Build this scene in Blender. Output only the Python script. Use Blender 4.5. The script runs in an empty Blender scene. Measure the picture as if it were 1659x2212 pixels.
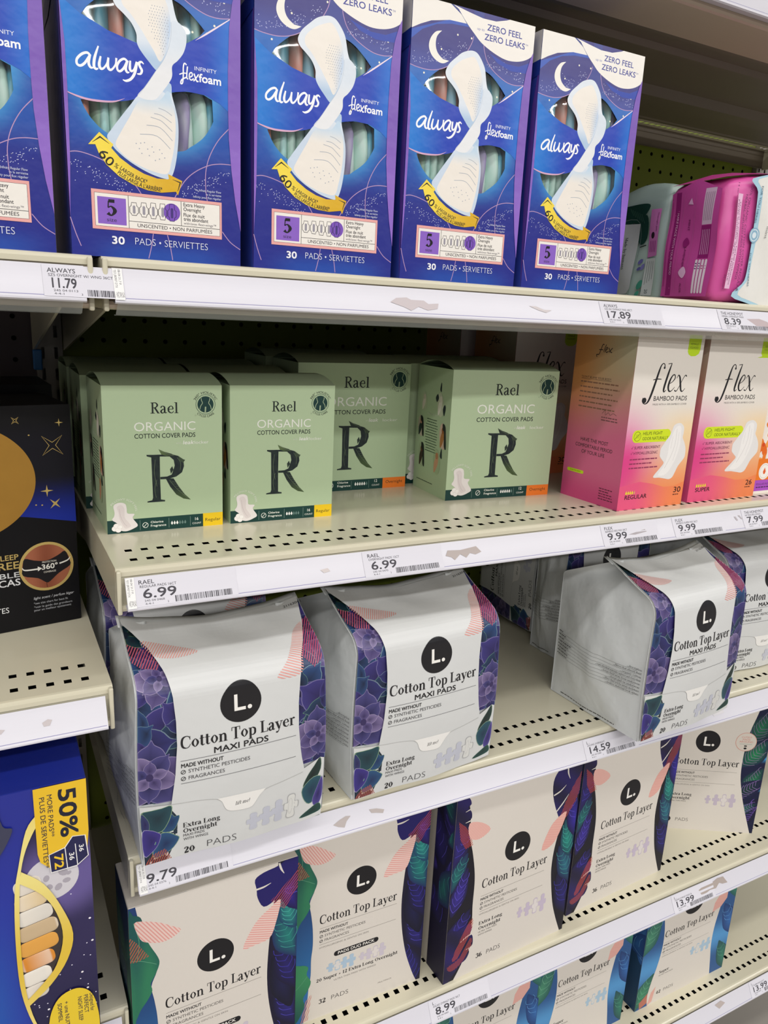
# Aisle shelving with boxed and bagged pads. Units are metres; printed artwork is laid out in millimetres.
import bpy, bmesh, math, random, bisect
from mathutils import Vector, Matrix
from mathutils.geometry import tessellate_polygon
R0 = random.Random(7)
SC = bpy.context.scene
COL = SC.collection
# ---------------------------------------------------------------- camera
cam = bpy.data.cameras.new('camera'); CAM = bpy.data.objects.new('camera', cam); COL.objects.link(CAM)
_rt = Vector((0.88571103, -0.46187695, 0.04675094)); _up = Vector((0.07662714, 0.2447762, 0.96654689)); _fw = Vector((0.45786925, 0.85249885, -0.25219329))
M = Matrix((_rt, _up, -_fw)).transposed().to_4x4(); M.translation = Vector((-0.07840721, -0.56921418, 1.23152212))
CAM.matrix_world = M
cam.sensor_fit = 'AUTO'; cam.sensor_width = 36.0; cam.lens = 1633.2118 / 2212 * 36.0; cam.clip_start = 0.02
SC.camera = CAM
# ---------------------------------------------------------------- world, lights, exposure
SC.view_settings.view_transform = 'Standard'; SC.view_settings.look = 'None'
SC.view_settings.gamma = 1.0; SC.view_settings.use_curve_mapping = False; SC.view_settings.exposure = -0.06
W = bpy.data.worlds.new('store_air'); SC.world = W; W.use_nodes = True
W.node_tree.nodes['Background'].inputs[0].default_value = (0.93, 0.95, 1.0, 1)
W.node_tree.nodes['Background'].inputs[1].default_value = 0.25
def lamp(name, loc, sx, sy, watts, col=(1, .985, .968)):
    l = bpy.data.lights.new(name, 'AREA'); l.shape = 'RECTANGLE'; l.size = sx; l.size_y = sy; l.energy = watts; l.color = col
    o = bpy.data.objects.new(name, l); COL.objects.link(o); o.location = loc
    return o
LAMPS = [lamp('ceiling_lamp', (-1.0, -1.25, 3.28), 13.0, .22, 100), lamp('ceiling_lamp', (-1.0, -3.2, 3.28), 13.0, .22, 215),
         lamp('ceiling_lamp', (-1.0, -5.4, 3.28), 13.0, .22, 335)]
SC.cycles.max_bounces = 6; SC.cycles.diffuse_bounces = 3; SC.cycles.glossy_bounces = 3; SC.cycles.transparent_max_bounces = 10
SC.cycles.use_denoising = True
# ---------------------------------------------------------------- helpers
def lin(h):
    if not isinstance(h, str): return tuple(h)
    h = h.lstrip('#'); o = []
    for i in (0, 2, 4):
        c = int(h[i:i+2], 16) / 255; o.append(c / 12.92 if c <= .04045 else ((c + .055) / 1.055) ** 2.4)
    return tuple(o)
def mix(a, b, t):
    t = max(0., min(1., t)); return tuple(x + (y - x) * t for x, y in zip(a, b))
def ss(a, b, x):
    t = max(0., min(1., (x - a) / (b - a))); return t * t * (3 - 2 * t)
def material(name, base=None, rough=.45, metal=0, spec=.5, coat=0, noise=0, bump=0, bscale=40., ink=False, alpha=1, trans=0):
    m = bpy.data.materials.new(name); m.use_nodes = True; nt = m.node_tree; b = nt.nodes['Principled BSDF']
    b.inputs['Roughness'].default_value = rough; b.inputs['Metallic'].default_value = metal
    b.inputs['Specular IOR Level'].default_value = spec; b.inputs['Coat Weight'].default_value = coat; b.inputs['Coat Roughness'].default_value = .12
    b.inputs['Alpha'].default_value = alpha; b.inputs['Transmission Weight'].default_value = trans
    if ink:                                   # printed ink: the colour of each printed shape
        a = nt.nodes.new('ShaderNodeAttribute'); a.attribute_name = 'ink'; src = a.outputs['Color']
    else:
        c = nt.nodes.new('ShaderNodeRGB'); c.outputs[0].default_value = (*lin(base), 1); src = c.outputs[0]
    tc = nt.nodes.new('ShaderNodeTexCoord')
    if noise:
        n = nt.nodes.new('ShaderNodeTexNoise'); n.inputs['Scale'].default_value = bscale; n.inputs['Detail'].default_value = 4
        nt.links.new(tc.outputs['Object'], n.inputs['Vector'])
        mr = nt.nodes.new('ShaderNodeMapRange'); mr.inputs['To Min'].default_value = 1 - noise; mr.inputs['To Max'].default_value = 1 + noise
        nt.links.new(n.outputs['Fac'], mr.inputs['Value'])
        mx = nt.nodes.new('ShaderNodeMix'); mx.data_type = 'RGBA'; mx.blend_type = 'MULTIPLY'; mx.inputs['Factor'].default_value = 1
        nt.links.new(src, mx.inputs['A']); nt.links.new(mr.outputs[0], mx.inputs['B']); src = mx.outputs['Result']
    if bump:
        n = nt.nodes.new('ShaderNodeTexNoise'); n.inputs['Scale'].default_value = bscale; n.inputs['Detail'].default_value = 3
        nt.links.new(tc.outputs['Object'], n.inputs['Vector'])
        bm_ = nt.nodes.new('ShaderNodeBump'); bm_.inputs['Strength'].default_value = bump; bm_.inputs['Distance'].default_value = .004
        nt.links.new(n.outputs['Fac'], bm_.inputs['Height']); nt.links.new(bm_.outputs[0], b.inputs['Normal'])
    nt.links.new(src, b.inputs['Base Color'])
    return m
INK = material('gloss_ink', rough=.3, ink=True, spec=.5, bump=.12, bscale=55)
MATTE = material('matte_ink', rough=.5, ink=True, spec=.35, noise=.015, bscale=300)
SATIN = material('satin_black_ink', rough=.42, ink=True, spec=.22, noise=.02, bscale=80)
FILMINK = material('film_ink', rough=.36, ink=True, spec=.5, bump=.25, bscale=28)
PAPER = material('paper_ink', rough=.55, ink=True, spec=.3)
GOLD = material('gold_foil', '#b98a3a', rough=.38, metal=.55, noise=.08, bscale=60)
BEIGE = material('beige_enamel', '#d3cdb6', rough=.2, spec=.5, noise=.03, bscale=9)
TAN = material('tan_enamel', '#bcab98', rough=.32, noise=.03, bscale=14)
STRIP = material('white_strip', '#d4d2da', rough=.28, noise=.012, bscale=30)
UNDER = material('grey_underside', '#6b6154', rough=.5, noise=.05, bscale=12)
DARK = material('hole_shade_black', '#0c0c0e', rough=.8, noise=.1)  # near-black colour standing in for the shade inside holes
LIME = material('lime_board', '#66720a', rough=.55, noise=.06, bscale=16)
CHAR = material('charcoal_board', '#4a4146', rough=.55, noise=.08, bscale=16)
CLEAR = material('clear_plastic', '#c9cfcd', rough=.15, alpha=.42, noise=.02)
STEEL = material('upright_steel', '#8f8880', rough=.4, metal=.3, noise=.06, bscale=20)
BLUECLIP = material('blue_clip', '#2f74b8', rough=.4, noise=.04)
FILM = bpy.data.materials.new('window_film'); FILM.use_nodes = True
nt = FILM.node_tree; nt.nodes.clear(); _o = nt.nodes.new('ShaderNodeOutputMaterial'); _mx = nt.nodes.new('ShaderNodeMixShader')
_t = nt.nodes.new('ShaderNodeBsdfTransparent'); _g = nt.nodes.new('ShaderNodeBsdfGlossy'); _g.inputs['Roughness'].default_value = .06
_n = nt.nodes.new('ShaderNodeTexNoise'); _n.inputs['Scale'].default_value = 20; _n.inputs['Detail'].default_value = 1
_tc = nt.nodes.new('ShaderNodeTexCoord'); nt.links.new(_tc.outputs['Object'], _n.inputs['Vector'])
_b = nt.nodes.new('ShaderNodeBump'); _b.inputs['Strength'].default_value = .35; _b.inputs['Distance'].default_value = .02
nt.links.new(_n.outputs['Fac'], _b.inputs['Height']); nt.links.new(_b.outputs[0], _g.inputs['Normal'])
_mx.inputs[0].default_value = .10; nt.links.new(_t.outputs[0], _mx.inputs[1]); nt.links.new(_g.outputs[0], _mx.inputs[2]); nt.links.new(_mx.outputs[0], _o.inputs[0])

def tag(o, label, cat, group=None):
    o['label'] = label; o['category'] = cat
    if group: o['group'] = group
    return o
def empty(name, loc=(0, 0, 0), rz=0.):
    o = bpy.data.objects.new(name, None); COL.objects.link(o); o.location = loc; o.rotation_euler = (0, 0, math.radians(rz)); o.empty_display_size = .02
    return o
def link(name, me, parent=None):
    o = bpy.data.objects.new(name, me); COL.objects.link(o)
    if parent: o.parent = parent
    return o
def mesh(name, V, F, mat, parent=None, smooth=False, mats=None, mi=None):
    me = bpy.data.meshes.new(name); me.from_pydata([tuple(v) for v in V], [], F)
    for m in (mats or [mat]): me.materials.append(m)
    if mi: me.polygons.foreach_set('material_index', mi)
    if smooth: me.polygons.foreach_set('use_smooth', [True] * len(F))
    me.update(); return link(name, me, parent)
def paint(o, col):                             # one ink colour for a whole part
    me = o.data; a = me.color_attributes.new('ink', 'FLOAT_COLOR', 'POINT'); c = lin(col)
    a.data.foreach_set('color', [x for _ in range(len(me.vertices)) for x in (*c, 1)]); return o
def bmobj(name, bm, mat, parent=None, smooth=False):
    me = bpy.data.meshes.new(name); bm.to_mesh(me); bm.free(); me.materials.append(mat)
    if smooth: me.polygons.foreach_set('use_smooth', [True] * len(me.polygons))
    return link(name, me, parent)
def boxm(x0, x1, y0, y1, z0, z1, bev=0, seg=2, bm=None, skip=()):
    b = bm or bmesh.new()
    v = [b.verts.new(p) for p in ((x0,y0,z0),(x1,y0,z0),(x1,y1,z0),(x0,y1,z0),(x0,y0,z1),(x1,y0,z1),(x1,y1,z1),(x0,y1,z1))]
    fs = {'b':(3,2,1,0),'t':(4,5,6,7),'f':(0,1,5,4),'r':(1,2,6,5),'k':(2,3,7,6),'l':(3,0,4,7)}
    nf = [b.faces.new([v[i] for i in f]) for k, f in fs.items() if k not in skip]
    if bev: bmesh.ops.bevel(b, geom=list({e for f in nf for e in f.edges}), offset=bev, segments=seg, affect='EDGES', profile=.5)
    return b
def copy_tree(o, loc, rz=None, label=None, scale=None, rot=None):
    def cp(a, parent):
        c = a.copy(); COL.objects.link(c); c.parent = parent
        for ch in a.children: cp(ch, c)
        return c
    c = cp(o, None); c.location = loc
    if rz is not None: c.rotation_euler = (0, 0, math.radians(rz))
    if rot: c.rotation_euler = [math.radians(a) for a in rot]
    if scale: c.scale = scale
    if label: c['label'] = label
    return c
def spline(p, closed=False, n=5):
    if len(p) < 3: return list(p)
    out = []; N = len(p); k = len(p[0])
    for i in range(N if closed else N - 1):
        if closed: a, b, c, d = p[(i-1) % N], p[i], p[(i+1) % N], p[(i+2) % N]
        else: a, b, c, d = p[max(i-1, 0)], p[i], p[i+1], p[min(i+2, N-1)]
        for j in range(n):
            t = j / n
            out.append(tuple(.5 * (2*b[q] + (c[q]-a[q])*t + (2*a[q]-5*b[q]+4*c[q]-d[q])*t*t + (3*b[q]-a[q]-3*c[q]+d[q])*t**3) for q in range(k)))
    if not closed: out.append(tuple(p[-1]))
    return out
def stroke(p, w, sm=True, n=5, closed=False):
    """ribbon along p; w = width or one width per point -> (verts, faces)"""
    ws = w if isinstance(w, (list, tuple)) else [w] * len(p)
    q = [(a[0], a[1], b) for a, b in zip(p, ws)]
    if sm and len(q) > 2: q = spline(q, closed, n)
    elif closed: q = q + [q[0]]
    if closed and sm: q.append(q[0])
    V = []; F = []
    for i, (x, y, ww) in enumerate(q):
        a = q[max(i-1, 0)] if not closed or i else q[-2]; b = q[min(i+1, len(q)-1)] if not closed or i < len(q)-1 else q[1]
        dx, dy = b[0]-a[0], b[1]-a[1]; L = math.hypot(dx, dy) or 1; nx, ny = -dy/L*ww/2, dx/L*ww/2
        V += [(x+nx, y+ny), (x-nx, y-ny)]
        if i: F.append((2*i-2, 2*i-1, 2*i+1, 2*i))
    return V, F
def ellipse(u, v, a, b=None, n=28, rot=0.):
    b = b or a; c, s = math.cos(math.radians(rot)), math.sin(math.radians(rot))
    return [(u + a*math.cos(t)*c - b*math.sin(t)*s, v + a*math.cos(t)*s + b*math.sin(t)*c) for t in (2*math.pi*i/n for i in range(n))]
def clip(p, box):
    """clip a polygon to (u0, v0, u1, v1)"""
    for ax, lim, sg in ((0, box[0], 1), (1, box[1], 1), (0, box[2], -1), (1, box[3], -1)):
        out = []
        for i in range(len(p)):
            a, b = p[i-1], p[i]; da, db = (a[ax]-lim)*sg, (b[ax]-lim)*sg
            if (da >= 0) != (db >= 0):
                t = da / (da - db); out.append((a[0]+(b[0]-a[0])*t, a[1]+(b[1]-a[1])*t))
            if db >= 0: out.append(b)
        p = out
        if not p: return []
    return p
def refine(V, F, g):
    b = bmesh.new(); vs = [b.verts.new((v[0], v[1], 0)) for v in V]
    for f in F:
        try: b.faces.new([vs[i] for i in f])
        except ValueError: pass
    b.normal_update(); bmesh.ops.triangulate(b, faces=b.faces[:])
    for _ in range(7):
        es = [e for e in b.edges if e.calc_length() > g]
        if not es: break
        bmesh.ops.subdivide_edges(b, edges=es, cuts=1, use_grid_fill=False)
        bmesh.ops.triangulate(b, faces=[f for f in b.faces if len(f.verts) > 3])
    b.verts.index_update()
    V = [(v.co.x, v.co.y) for v in b.verts]; F = [tuple(v.index for v in f.verts) for f in b.faces]; b.free()
    return V, F
# ---------------------------------------------------------------- lettering
_fc = bpy.data.curves.new('lettering', 'FONT'); _fc.resolution_u = 3; _fo = bpy.data.objects.new('lettering', _fc); _cache = {}
def sans(s, bold):
    k = (s, bold)
    if k not in _cache:
        _fc.body = s; _fc.size = 1; _fc.offset = min(bold, 0); me = _fo.to_mesh()
        V = [(v.co.x/.682, v.co.y/.682) for v in me.vertices]; F = [tuple(p.vertices) for p in me.polygons]; _fo.to_mesh_clear()
        _cache[k] = (V, F)
    return _cache[k]
# serif alphabet drawn with a broad pen, cap height 1: c curve (x, y, pen 0..1), s stem (x, y0, y1[, pen]), f serif (x, y, width), d straight (x0,y0,x1,y1,pen)
SERIF = {
 'C': (.92, [('c',[(.84,.70,0),(.74,.93,.15),(.5,1,.15),(.22,.86,.85),(.13,.5,1),(.22,.14,.85),(.5,0,.15),(.74,.08,.1),(.87,.30,0)]),('s',.83,.66,.98,0)]),
 'o': (.72, [('o',[(.36,.66,.05),(.13,.33,1),(.36,0,.05),(.59,.33,1)])]),
 't': (.47, [('s',.2,.1,.88,1),('f',.22,.63,.42),('c',[(.2,.14,1),(.27,.02,.35),(.45,.08,0)])]),
 'n': (.82, [('s',.2,0,.64,1),('f',.2,0,.36),('f',.12,.63,.2),('c',[(.22,.46,0),(.38,.63,.25),(.55,.6,.7),(.61,.42,1),(.61,0,1)]),('f',.62,0,.36)]),
 'T': (.84, [('s',.42,0,1,1),('f',.42,0,.4),('f',.42,.98,.76),('s',.06,.7,.98,.1),('s',.78,.7,.98,.1)]),
 'p': (.78, [('s',.2,-.3,.64,1),('f',.2,-.3,.38),('f',.12,.63,.2),('c',[(.2,.5,0),(.38,.65,.15),(.6,.52,.8),(.63,.33,1),(.6,.12,.8),(.4,0,.15),(.2,.14,0)])]),
 'L': (.76, [('s',.22,0,1,1),('f',.22,.98,.42),('f',.4,.01,.68),('s',.71,.01,.3,.15)]),
 'a': (.68, [('c',[(.12,.5,.75),(.17,.62,.35),(.3,.66,.2),(.43,.58,.8),(.46,.42,1),(.46,.12,1),(.52,.02,.4),(.66,.06,0)]),('c',[(.46,.4,0),(.24,.32,.4),(.12,.16,1),(.2,.01,.5),(.34,.03,.2),(.46,.16,0)])]),
 'y': (.74, [('d',.14,.64,.4,.0,1),('d',.64,.64,.4,0,.1),('c',[(.42,.04,.1),(.32,-.2,.2),(.2,-.3,.5),(.1,-.24,.8)]),('f',.16,.63,.36),('f',.62,.63,.28)]),
 'e': (.66, [('d',.14,.36,.56,.36,0),('c',[(.55,.36,.7),(.5,.57,.4),(.34,.66,.1),(.14,.48,.85),(.12,.33,1),(.16,.14,.85),(.36,0,.2),(.52,.05,.1),(.6,.18,0)])]),
 'r': (.56, [('s',.2,0,.64,1),('f',.2,0,.38),('f',.12,.63,.2),('c',[(.22,.44,0),(.33,.61,.2),(.44,.64,.6),(.5,.56,.9)])]),
 'E': (.8, [('s',.22,0,1,1),('f',.4,.98,.64),('f',.4,.01,.68),('f',.4,.5,.34),('s',.7,.72,.98,.1),('s',.72,.01,.3,.1),('s',.56,.38,.62,0)]),
 'x': (.74, [('d',.14,.64,.6,0,1),('d',.58,.64,.14,0,.05),('f',.16,.63,.32),('f',.58,.63,.28),('f',.14,0,.28),('f',.6,0,.32)]),
 'O': (1.0, [('o',[(.5,1,.05),(.13,.5,1),(.5,0,.05),(.87,.5,1)])]),
 'v': (.72, [('d',.14,.64,.38,0,1),('d',.62,.64,.38,0,.1),('f',.16,.63,.34),('f',.6,.63,.28)]),
 'i': (.4, [('s',.2,0,.64,1),('f',.2,0,.36),('f',.12,.63,.2),('s',.2,.8,.96,1)]),
 'g': (.7, [('o',[(.32,.66,.1),(.14,.44,.9),(.32,.22,.1),(.5,.44,.9)]),('c',[(.28,.22,.1),(.18,.12,.4),(.3,.04,.7),(.5,0,.7),(.58,-.14,.8),(.4,-.28,.2),(.16,-.24,.5),(.14,-.1,.4),(.28,0,.1)]),('f',.56,.62,.2)]),
 'h': (.82, [('s',.2,0,1,1),('f',.2,0,.36),('f',.12,.98,.2),('c',[(.22,.46,0),(.38,.63,.25),(.55,.6,.7),(.61,.42,1),(.61,0,1)]),('f',.62,0,.36)]),
 'S': (.7, [('c',[(.56,.78,.1),(.46,.97,.2),(.32,1,.3),(.15,.82,.8),(.3,.58,1),(.5,.42,1),(.58,.2,.8),(.4,0,.3),(.2,.04,.2),(.1,.26,.1)])]),
 'u': (.82, [('c',[(.2,.64,1),(.2,.2,1),(.28,.03,.5),(.42,.03,.2),(.58,.18,0)]),('s',.6,0,.64,1),('f',.12,.63,.24),('f',.54,.63,.2),('f',.68,0,.2)]),
 'R': (.86, [('s',.22,0,1,1),('f',.22,0,.4),('f',.3,.98,.5),('c',[(.24,.98,0),(.5,.97,.2),(.66,.76,1),(.5,.54,.3),(.24,.5,0)]),('d',.42,.52,.72,.02,1),('f',.76,0,.2)]),
 'l': (.4, [('s',.2,0,1,1),('f',.2,0,.36),('f',.12,.98,.2)]),
 'f': (.46, [('c',[(.2,0,1),(.2,.6,1),(.26,.9,.6),(.4,1,.3),(.5,.9,.7)]),('f',.2,0,.36),('f',.22,.63,.42)]),
 'm': (1.2, [('s',.2,0,.64,1),('f',.2,0,.34),('f',.12,.63,.2),('c',[(.22,.46,0),(.36,.63,.25),(.52,.6,.7),(.57,.42,1),(.57,0,1)]),('f',.57,0,.34),('c',[(.6,.46,0),(.74,.63,.25),(.9,.6,.7),(.95,.42,1),(.95,0,1)]),('f',.97,0,.34)]),
 'k': (.8, [('s',.2,0,1,1),('f',.2,0,.36),('f',.12,.98,.2),('d',.58,.63,.24,.3,.05),('d',.34,.4,.64,.02,1),('f',.66,0,.3)]),
 's': (.58, [('c',[(.46,.5,.1),(.38,.64,.2),(.26,.66,.3),(.13,.53,.8),(.28,.36,1),(.44,.22,.9),(.38,.03,.4),(.24,0,.3),(.1,.16,.1)])]),
 'c': (.62, [('c',[(.5,.5,.8),(.42,.63,.3),(.32,.66,.1),(.12,.33,1),(.32,0,.15),(.46,.05,.1),(.54,.18,0)])]),
 'd': (.8, [('s',.56,0,1,1),('f',.48,.98,.2),('f',.64,0,.22),('c',[(.56,.5,0),(.38,.65,.15),(.16,.52,.8),(.13,.33,1),(.16,.12,.8),(.36,0,.15),(.56,.14,0)])]),
 'b': (.78, [('s',.2,0,1,1),('f',.12,.98,.2),('c',[(.2,.5,0),(.38,.65,.15),(.6,.52,.8),(.63,.33,1),(.6,.12,.8),(.4,0,.15),(.2,.1,0)])]),
 'w': (1.05, [('d',.12,.64,.32,0,1),('d',.52,.64,.32,0,.1),('d',.5,.64,.7,0,1),('d',.92,.64,.7,0,.1),('f',.14,.63,.3),('f',.9,.63,.26)]),
 'M': (1.1, [('s',.16,0,1,.1),('f',.16,0,.3),('d',.16,1,.54,.08,1),('d',.9,1,.54,.08,.1),('s',.9,0,1,1),('f',.9,0,.36)]),
 '0': (.74, [('o',[(.36,.98,.05),(.13,.49,1),(.36,0,.05),(.59,.49,1)])]),
 '1': (.56, [('s',.3,0,.98,1),('f',.3,0,.42),('d',.3,.94,.12,.8,.1)]),
 '2': (.72, [('c',[(.16,.72,.9),(.2,.9,.3),(.36,.98,.2),(.54,.78,1),(.42,.46,.7),(.12,.06,.1)]),('d',.12,.07,.6,.07,1),('s',.6,.04,.28,.1)]),
 '3': (.7, [('c',[(.14,.8,.8),(.32,.98,.2),(.52,.76,1),(.36,.53,.1),(.3,.52,0)]),('c',[(.32,.52,0),(.44,.5,.2),(.58,.26,1),(.34,0,.2),(.12,.16,.9)])]),
 '5': (.68, [('d',.2,.96,.56,.96,.9),('d',.2,.96,.17,.5,0),('c',[(.17,.5,0),(.36,.6,.2),(.57,.32,1),(.36,0,.2),(.14,.14,1)])]),
 '6': (.74, [('o',[(.36,.56,.1),(.14,.28,1),(.36,0,.1),(.58,.28,.9)]),('c',[(.14,.28,1),(.2,.72,.8),(.48,.97,.2)])]),
 '4': (.74, [('s',.46,0,.98,1),('f',.46,0,.36),('d',.44,.96,.08,.3,0),('f',.34,.28,.6)]),
 '.': (.34, [('o',[(.17,.15,.5),(.1,.08,.5),(.17,.01,.5),(.24,.08,.5)])]), '!': (.34, [('s',.17,.3,1,.9),('s',.17,0,.14,1)]), '+': (.7, [('d',.1,.33,.6,.33,.3),('d',.35,.08,.35,.58,.3)]), ' ': (.32, []),
}
def serif(s, thick=.17, thin=.045):
    k = (s, thick, thin)
    if k in _cache: return _cache[k]
    V, F, x = [], [], 0.
    wd = lambda p: thin + (thick - thin) * p
    for ch in s:
        adv, prim = SERIF.get(ch, SERIF['o'])
        for q in prim:
            if q[0] in 'co': v, f = stroke([p[:2] for p in q[1]], [wd(p[2]) for p in q[1]], n=4, closed=q[0] == 'o')
            elif q[0] == 's': v, f = stroke([(q[1], q[2]), (q[1], q[3])], wd(q[4] if len(q) > 4 else 1), False)
            elif q[0] == 'f': v, f = stroke([(q[1]-q[3]/2, q[2]), (q[1]+q[3]/2, q[2])], max(thin, .05), False)
            else: v, f = stroke([q[1:3], q[3:5]], wd(q[5]), False)
            n = len(V); V += [(a + x, b) for a, b in v]; F += [tuple(i + n for i in g) for g in f]
        x += adv
    _cache[k] = (V, F); return V, F
# ---------------------------------------------------------------- printed artwork on one face of a package
class Art:
    def __init__(s): s.P = []
    def add(s, V, F, col, g=0):
        if not V or not F: return s
        if g: V, F = refine(V, F, g)
        if callable(col): c = [col(*v) for v in V]
        elif isinstance(col, list): c = col
        else: c = [lin(col)] * len(V)
        s.P.append((V, F, c)); return s
    def poly(s, p, col, sm=0, g=0, holes=()):
        if sm: p = spline(p, True, sm if sm > 1 else 5)
        if len(p) < 3: return s
        if holes:
            T = tessellate_polygon([[Vector((*a, 0)) for a in q] for q in [p, *holes]]); V = [a for q in [p, *holes] for a in q]
            return s.add(V, [tuple(t) for t in T], col, g)
        return s.add(p, [tuple(range(len(p)))], col, g)
    def rect(s, u0, v0, u1, v1, col, g=0): return s.poly([(u0,v0),(u1,v0),(u1,v1),(u0,v1)], col, 0, g)
    def round(s, u0, v0, u1, v1, r, col):
        p = []
        for cx, cy, a in ((u1-r,v1-r,0),(u0+r,v1-r,90),(u0+r,v0+r,180),(u1-r,v0+r,270)):
            p += [(cx+r*math.cos(math.radians(a+t)), cy+r*math.sin(math.radians(a+t))) for t in range(0, 91, 18)]
        return s.poly(p, col)
    def ell(s, u, v, a, b=None, col='#000000', rot=0., n=28): return s.poly(ellipse(u, v, a, b, n, rot), col)
    def fan(s, p, cc, ce, c0=None):
        """shape shading from colour cc at the heart to ce at the rim (printed gradient)"""
        if len(p) < 3: return s
        if c0 is None: c0 = (sum(a[0] for a in p)/len(p), sum(a[1] for a in p)/len(p))
        n = len(p); return s.add([c0] + list(p), [(0, 1+i, 1+(i+1) % n) for i in range(n)], [lin(cc)] + [lin(ce)] * n)
    def line(s, p, w, col, sm=1, closed=False): return s.add(*stroke(p, w, bool(sm), 5, closed), col)
    def ring(s, u, v, a, b, w, col, rot=0.): return s.line(ellipse(u, v, a, b, 30, rot), w, col, 0, True)
    def dots(s, pts, r, col, asp=1., rot=0.):
        V, F = [], []
        for u, v in pts:
            n = len(V); e = ellipse(u, v, r, r*asp, 6, rot); V += e; F.append(tuple(range(n, n+6)))
        return s.add(V, F, col)
    def text(s, t, u, v, h, col, w=None, al='L', b=.0, rot=0., font=None, sk=0., arc=None, thick=.17, thin=.045):
        if b > 0 and font != 'serif':          # heavier weight: the letters set down four times, a hair apart
            for dx, dy in ((-1,-1),(1,-1),(1,1),(-1,1)):
                q = math.radians(rot); x, y = dx*b*.95*h, dy*b*.95*h
                if arc: s.text(t, u, v, h, col, w, al, 0, rot, font, sk, (arc[0] + (y if arc[0] > 0 else -y), arc[1] - math.degrees(x/arc[0])))
                else: s.text(t, u + x*math.cos(q) - y*math.sin(q), v + x*math.sin(q) + y*math.cos(q), h, col, w, al, 0, rot, font, sk)
            return s
        V, F = serif(t, thick, thin) if font == 'serif' else sans(t, b)
        if not V: return s
        x0, x1 = min(a[0] for a in V), max(a[0] for a in V); sx = w/(x1-x0) if w else h
        off = {'L': 0, 'C': (x1-x0)/2, 'R': x1-x0}['C' if arc else al]; c, q = math.cos(math.radians(rot)), math.sin(math.radians(rot)); out = []
        for a, d in V:
            X = (a-x0-off)*sx; Y = d*h; X += sk*Y
            if arc:                                # lettering set round a circle (centre u, v; radius, angle)
                r, a0 = arc; t_ = math.radians(a0) - X/r if r > 0 else math.radians(a0) + X/-r
                rr = r + Y if r > 0 else -r - Y; out.append((u + rr*math.cos(t_), v + rr*math.sin(t_)))
            else: out.append((u + X*c - Y*q, v + X*q + Y*c))
        return s.add(out, F, col)
    def lines(s, u0, v0, u1, n, dv, h, col, rot=0., rag=.25, rnd=R0, al='L'):
        """rows of print too small to read: rows of short word-long strokes"""
        V, F = [], []
        for i in range(n):
            L = (u1-u0) * (1 - rag*rnd.random()); x = {'L': 0, 'C': (u1-u0-L)/2, 'R': u1-u0-L}[al]; e = x + L
            while x < e:
                ww = min(h*(1.2+3.2*rnd.random()), e-x); y = -i*dv; k = len(V)
                V += [(x,y),(x+ww,y),(x+ww,y+h*.8),(x,y+h*.8)]; F.append((k,k+1,k+2,k+3)); x += ww + h*.55
        c, q = math.cos(math.radians(rot)), math.sin(math.radians(rot))
        return s.add([(u0+a*c-b*q, v0+a*q+b*c) for a, b in V], F, col)
    def clusters(s):
        B = [(min(a[0] for a in v), max(a[0] for a in v), min(a[1] for a in v), max(a[1] for a in v)) for v, f, c in s.P]; n = len(B); up = list(range(n))
        if n > 1500: return [s.P]
        def top(i):
            while up[i] != i: i = up[i]
            return i
        for i in range(n):
            for j in range(i):
                a, b = B[i], B[j]; gap = math.hypot(max(0, a[0]-b[1], b[0]-a[1]), max(0, a[2]-b[3], b[2]-a[3]))
                if gap <= max(19, .48*max(a[1]-a[0], a[3]-a[2], b[1]-b[0], b[3]-b[2])): up[top(i)] = top(j)
        g = {}
        for i in range(n): g.setdefault(top(i), []).append(s.P[i])
        return list(g.values())
    def build(s, name, parent, mat=INK, fn=None, h0=.05, step=.002, g=0, split=None):
        """one part of printed shapes lying on a face; later prints lie over earlier ones, split cuts the print into a left and a right part"""
        groups = s.clusters() if split is None else [[p for p in s.P if (sum(a[0] for a in p[0])/len(p[0]) < split) == k] for k in (True, False)]
        if len(groups) > 1:                    # prints lying far apart become parts of their own
            for q in groups:
                if q: A_ = Art(); A_.P = q; o = A_.build(name, parent, mat, fn, h0, step, g)
            return o
        root = parent
        while root.parent: root = root.parent
        h0 = max(h0, PILE.get(root.name, 0)); V, F, C, Hh = [], [], [], []
        for k, (v, f, c) in enumerate(s.P):
            n = len(V); V += v; F += [tuple(i+n for i in q) for q in f]; C += c; Hh += [h0 + k*step] * len(v)
        if g and fn:
            V, F, C, Hh, UL, VL = gridcut(V, F, C, Hh, g, getattr(fn, 'folds', ())); K = {}
            def corner(a, b):
                if (a, b) not in K: K[a, b] = (Vector(fn(a, b, 0)), Vector(fn(a, b, 1)))
                return K[a, b]
            def bent(u, v, h):                 # every layer follows the same facets of the film
                i = max(0, min(len(UL)-2, bisect.bisect_right(UL, u)-1)); k = max(0, min(len(VL)-2, bisect.bisect_right(VL, v)-1)); P = []
                x, y = (u-UL[i])/(UL[i+1]-UL[i]), (v-VL[k])/(VL[k+1]-VL[k])
                c = [corner(UL[i+a], VL[k+b]) for a, b in ((0,0),(1,0),(0,1),(1,1))]; c = [p + (q-p)*h for p, q in c]
                return (c[0]*(1-x) + c[1]*x)*(1-y) + (c[2]*(1-x) + c[3]*x)*y
            V = [bent(a, b, h) for (a, b), h in zip(V, Hh)]
        else: V = [fn(a, b, h) if fn else (a/1000, -h/1000, b/1000) for (a, b), h in zip(V, Hh)]
        PILE[root.name] = h0 + (len(s.P)+4)*step
        o = mesh(name, V, F, mat, parent); a = o.data.color_attributes.new('ink', 'FLOAT_COLOR', 'POINT')
        a.data.foreach_set('color', [x for c in C for x in (*c, 1)]); return o
PILE = {}
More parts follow.
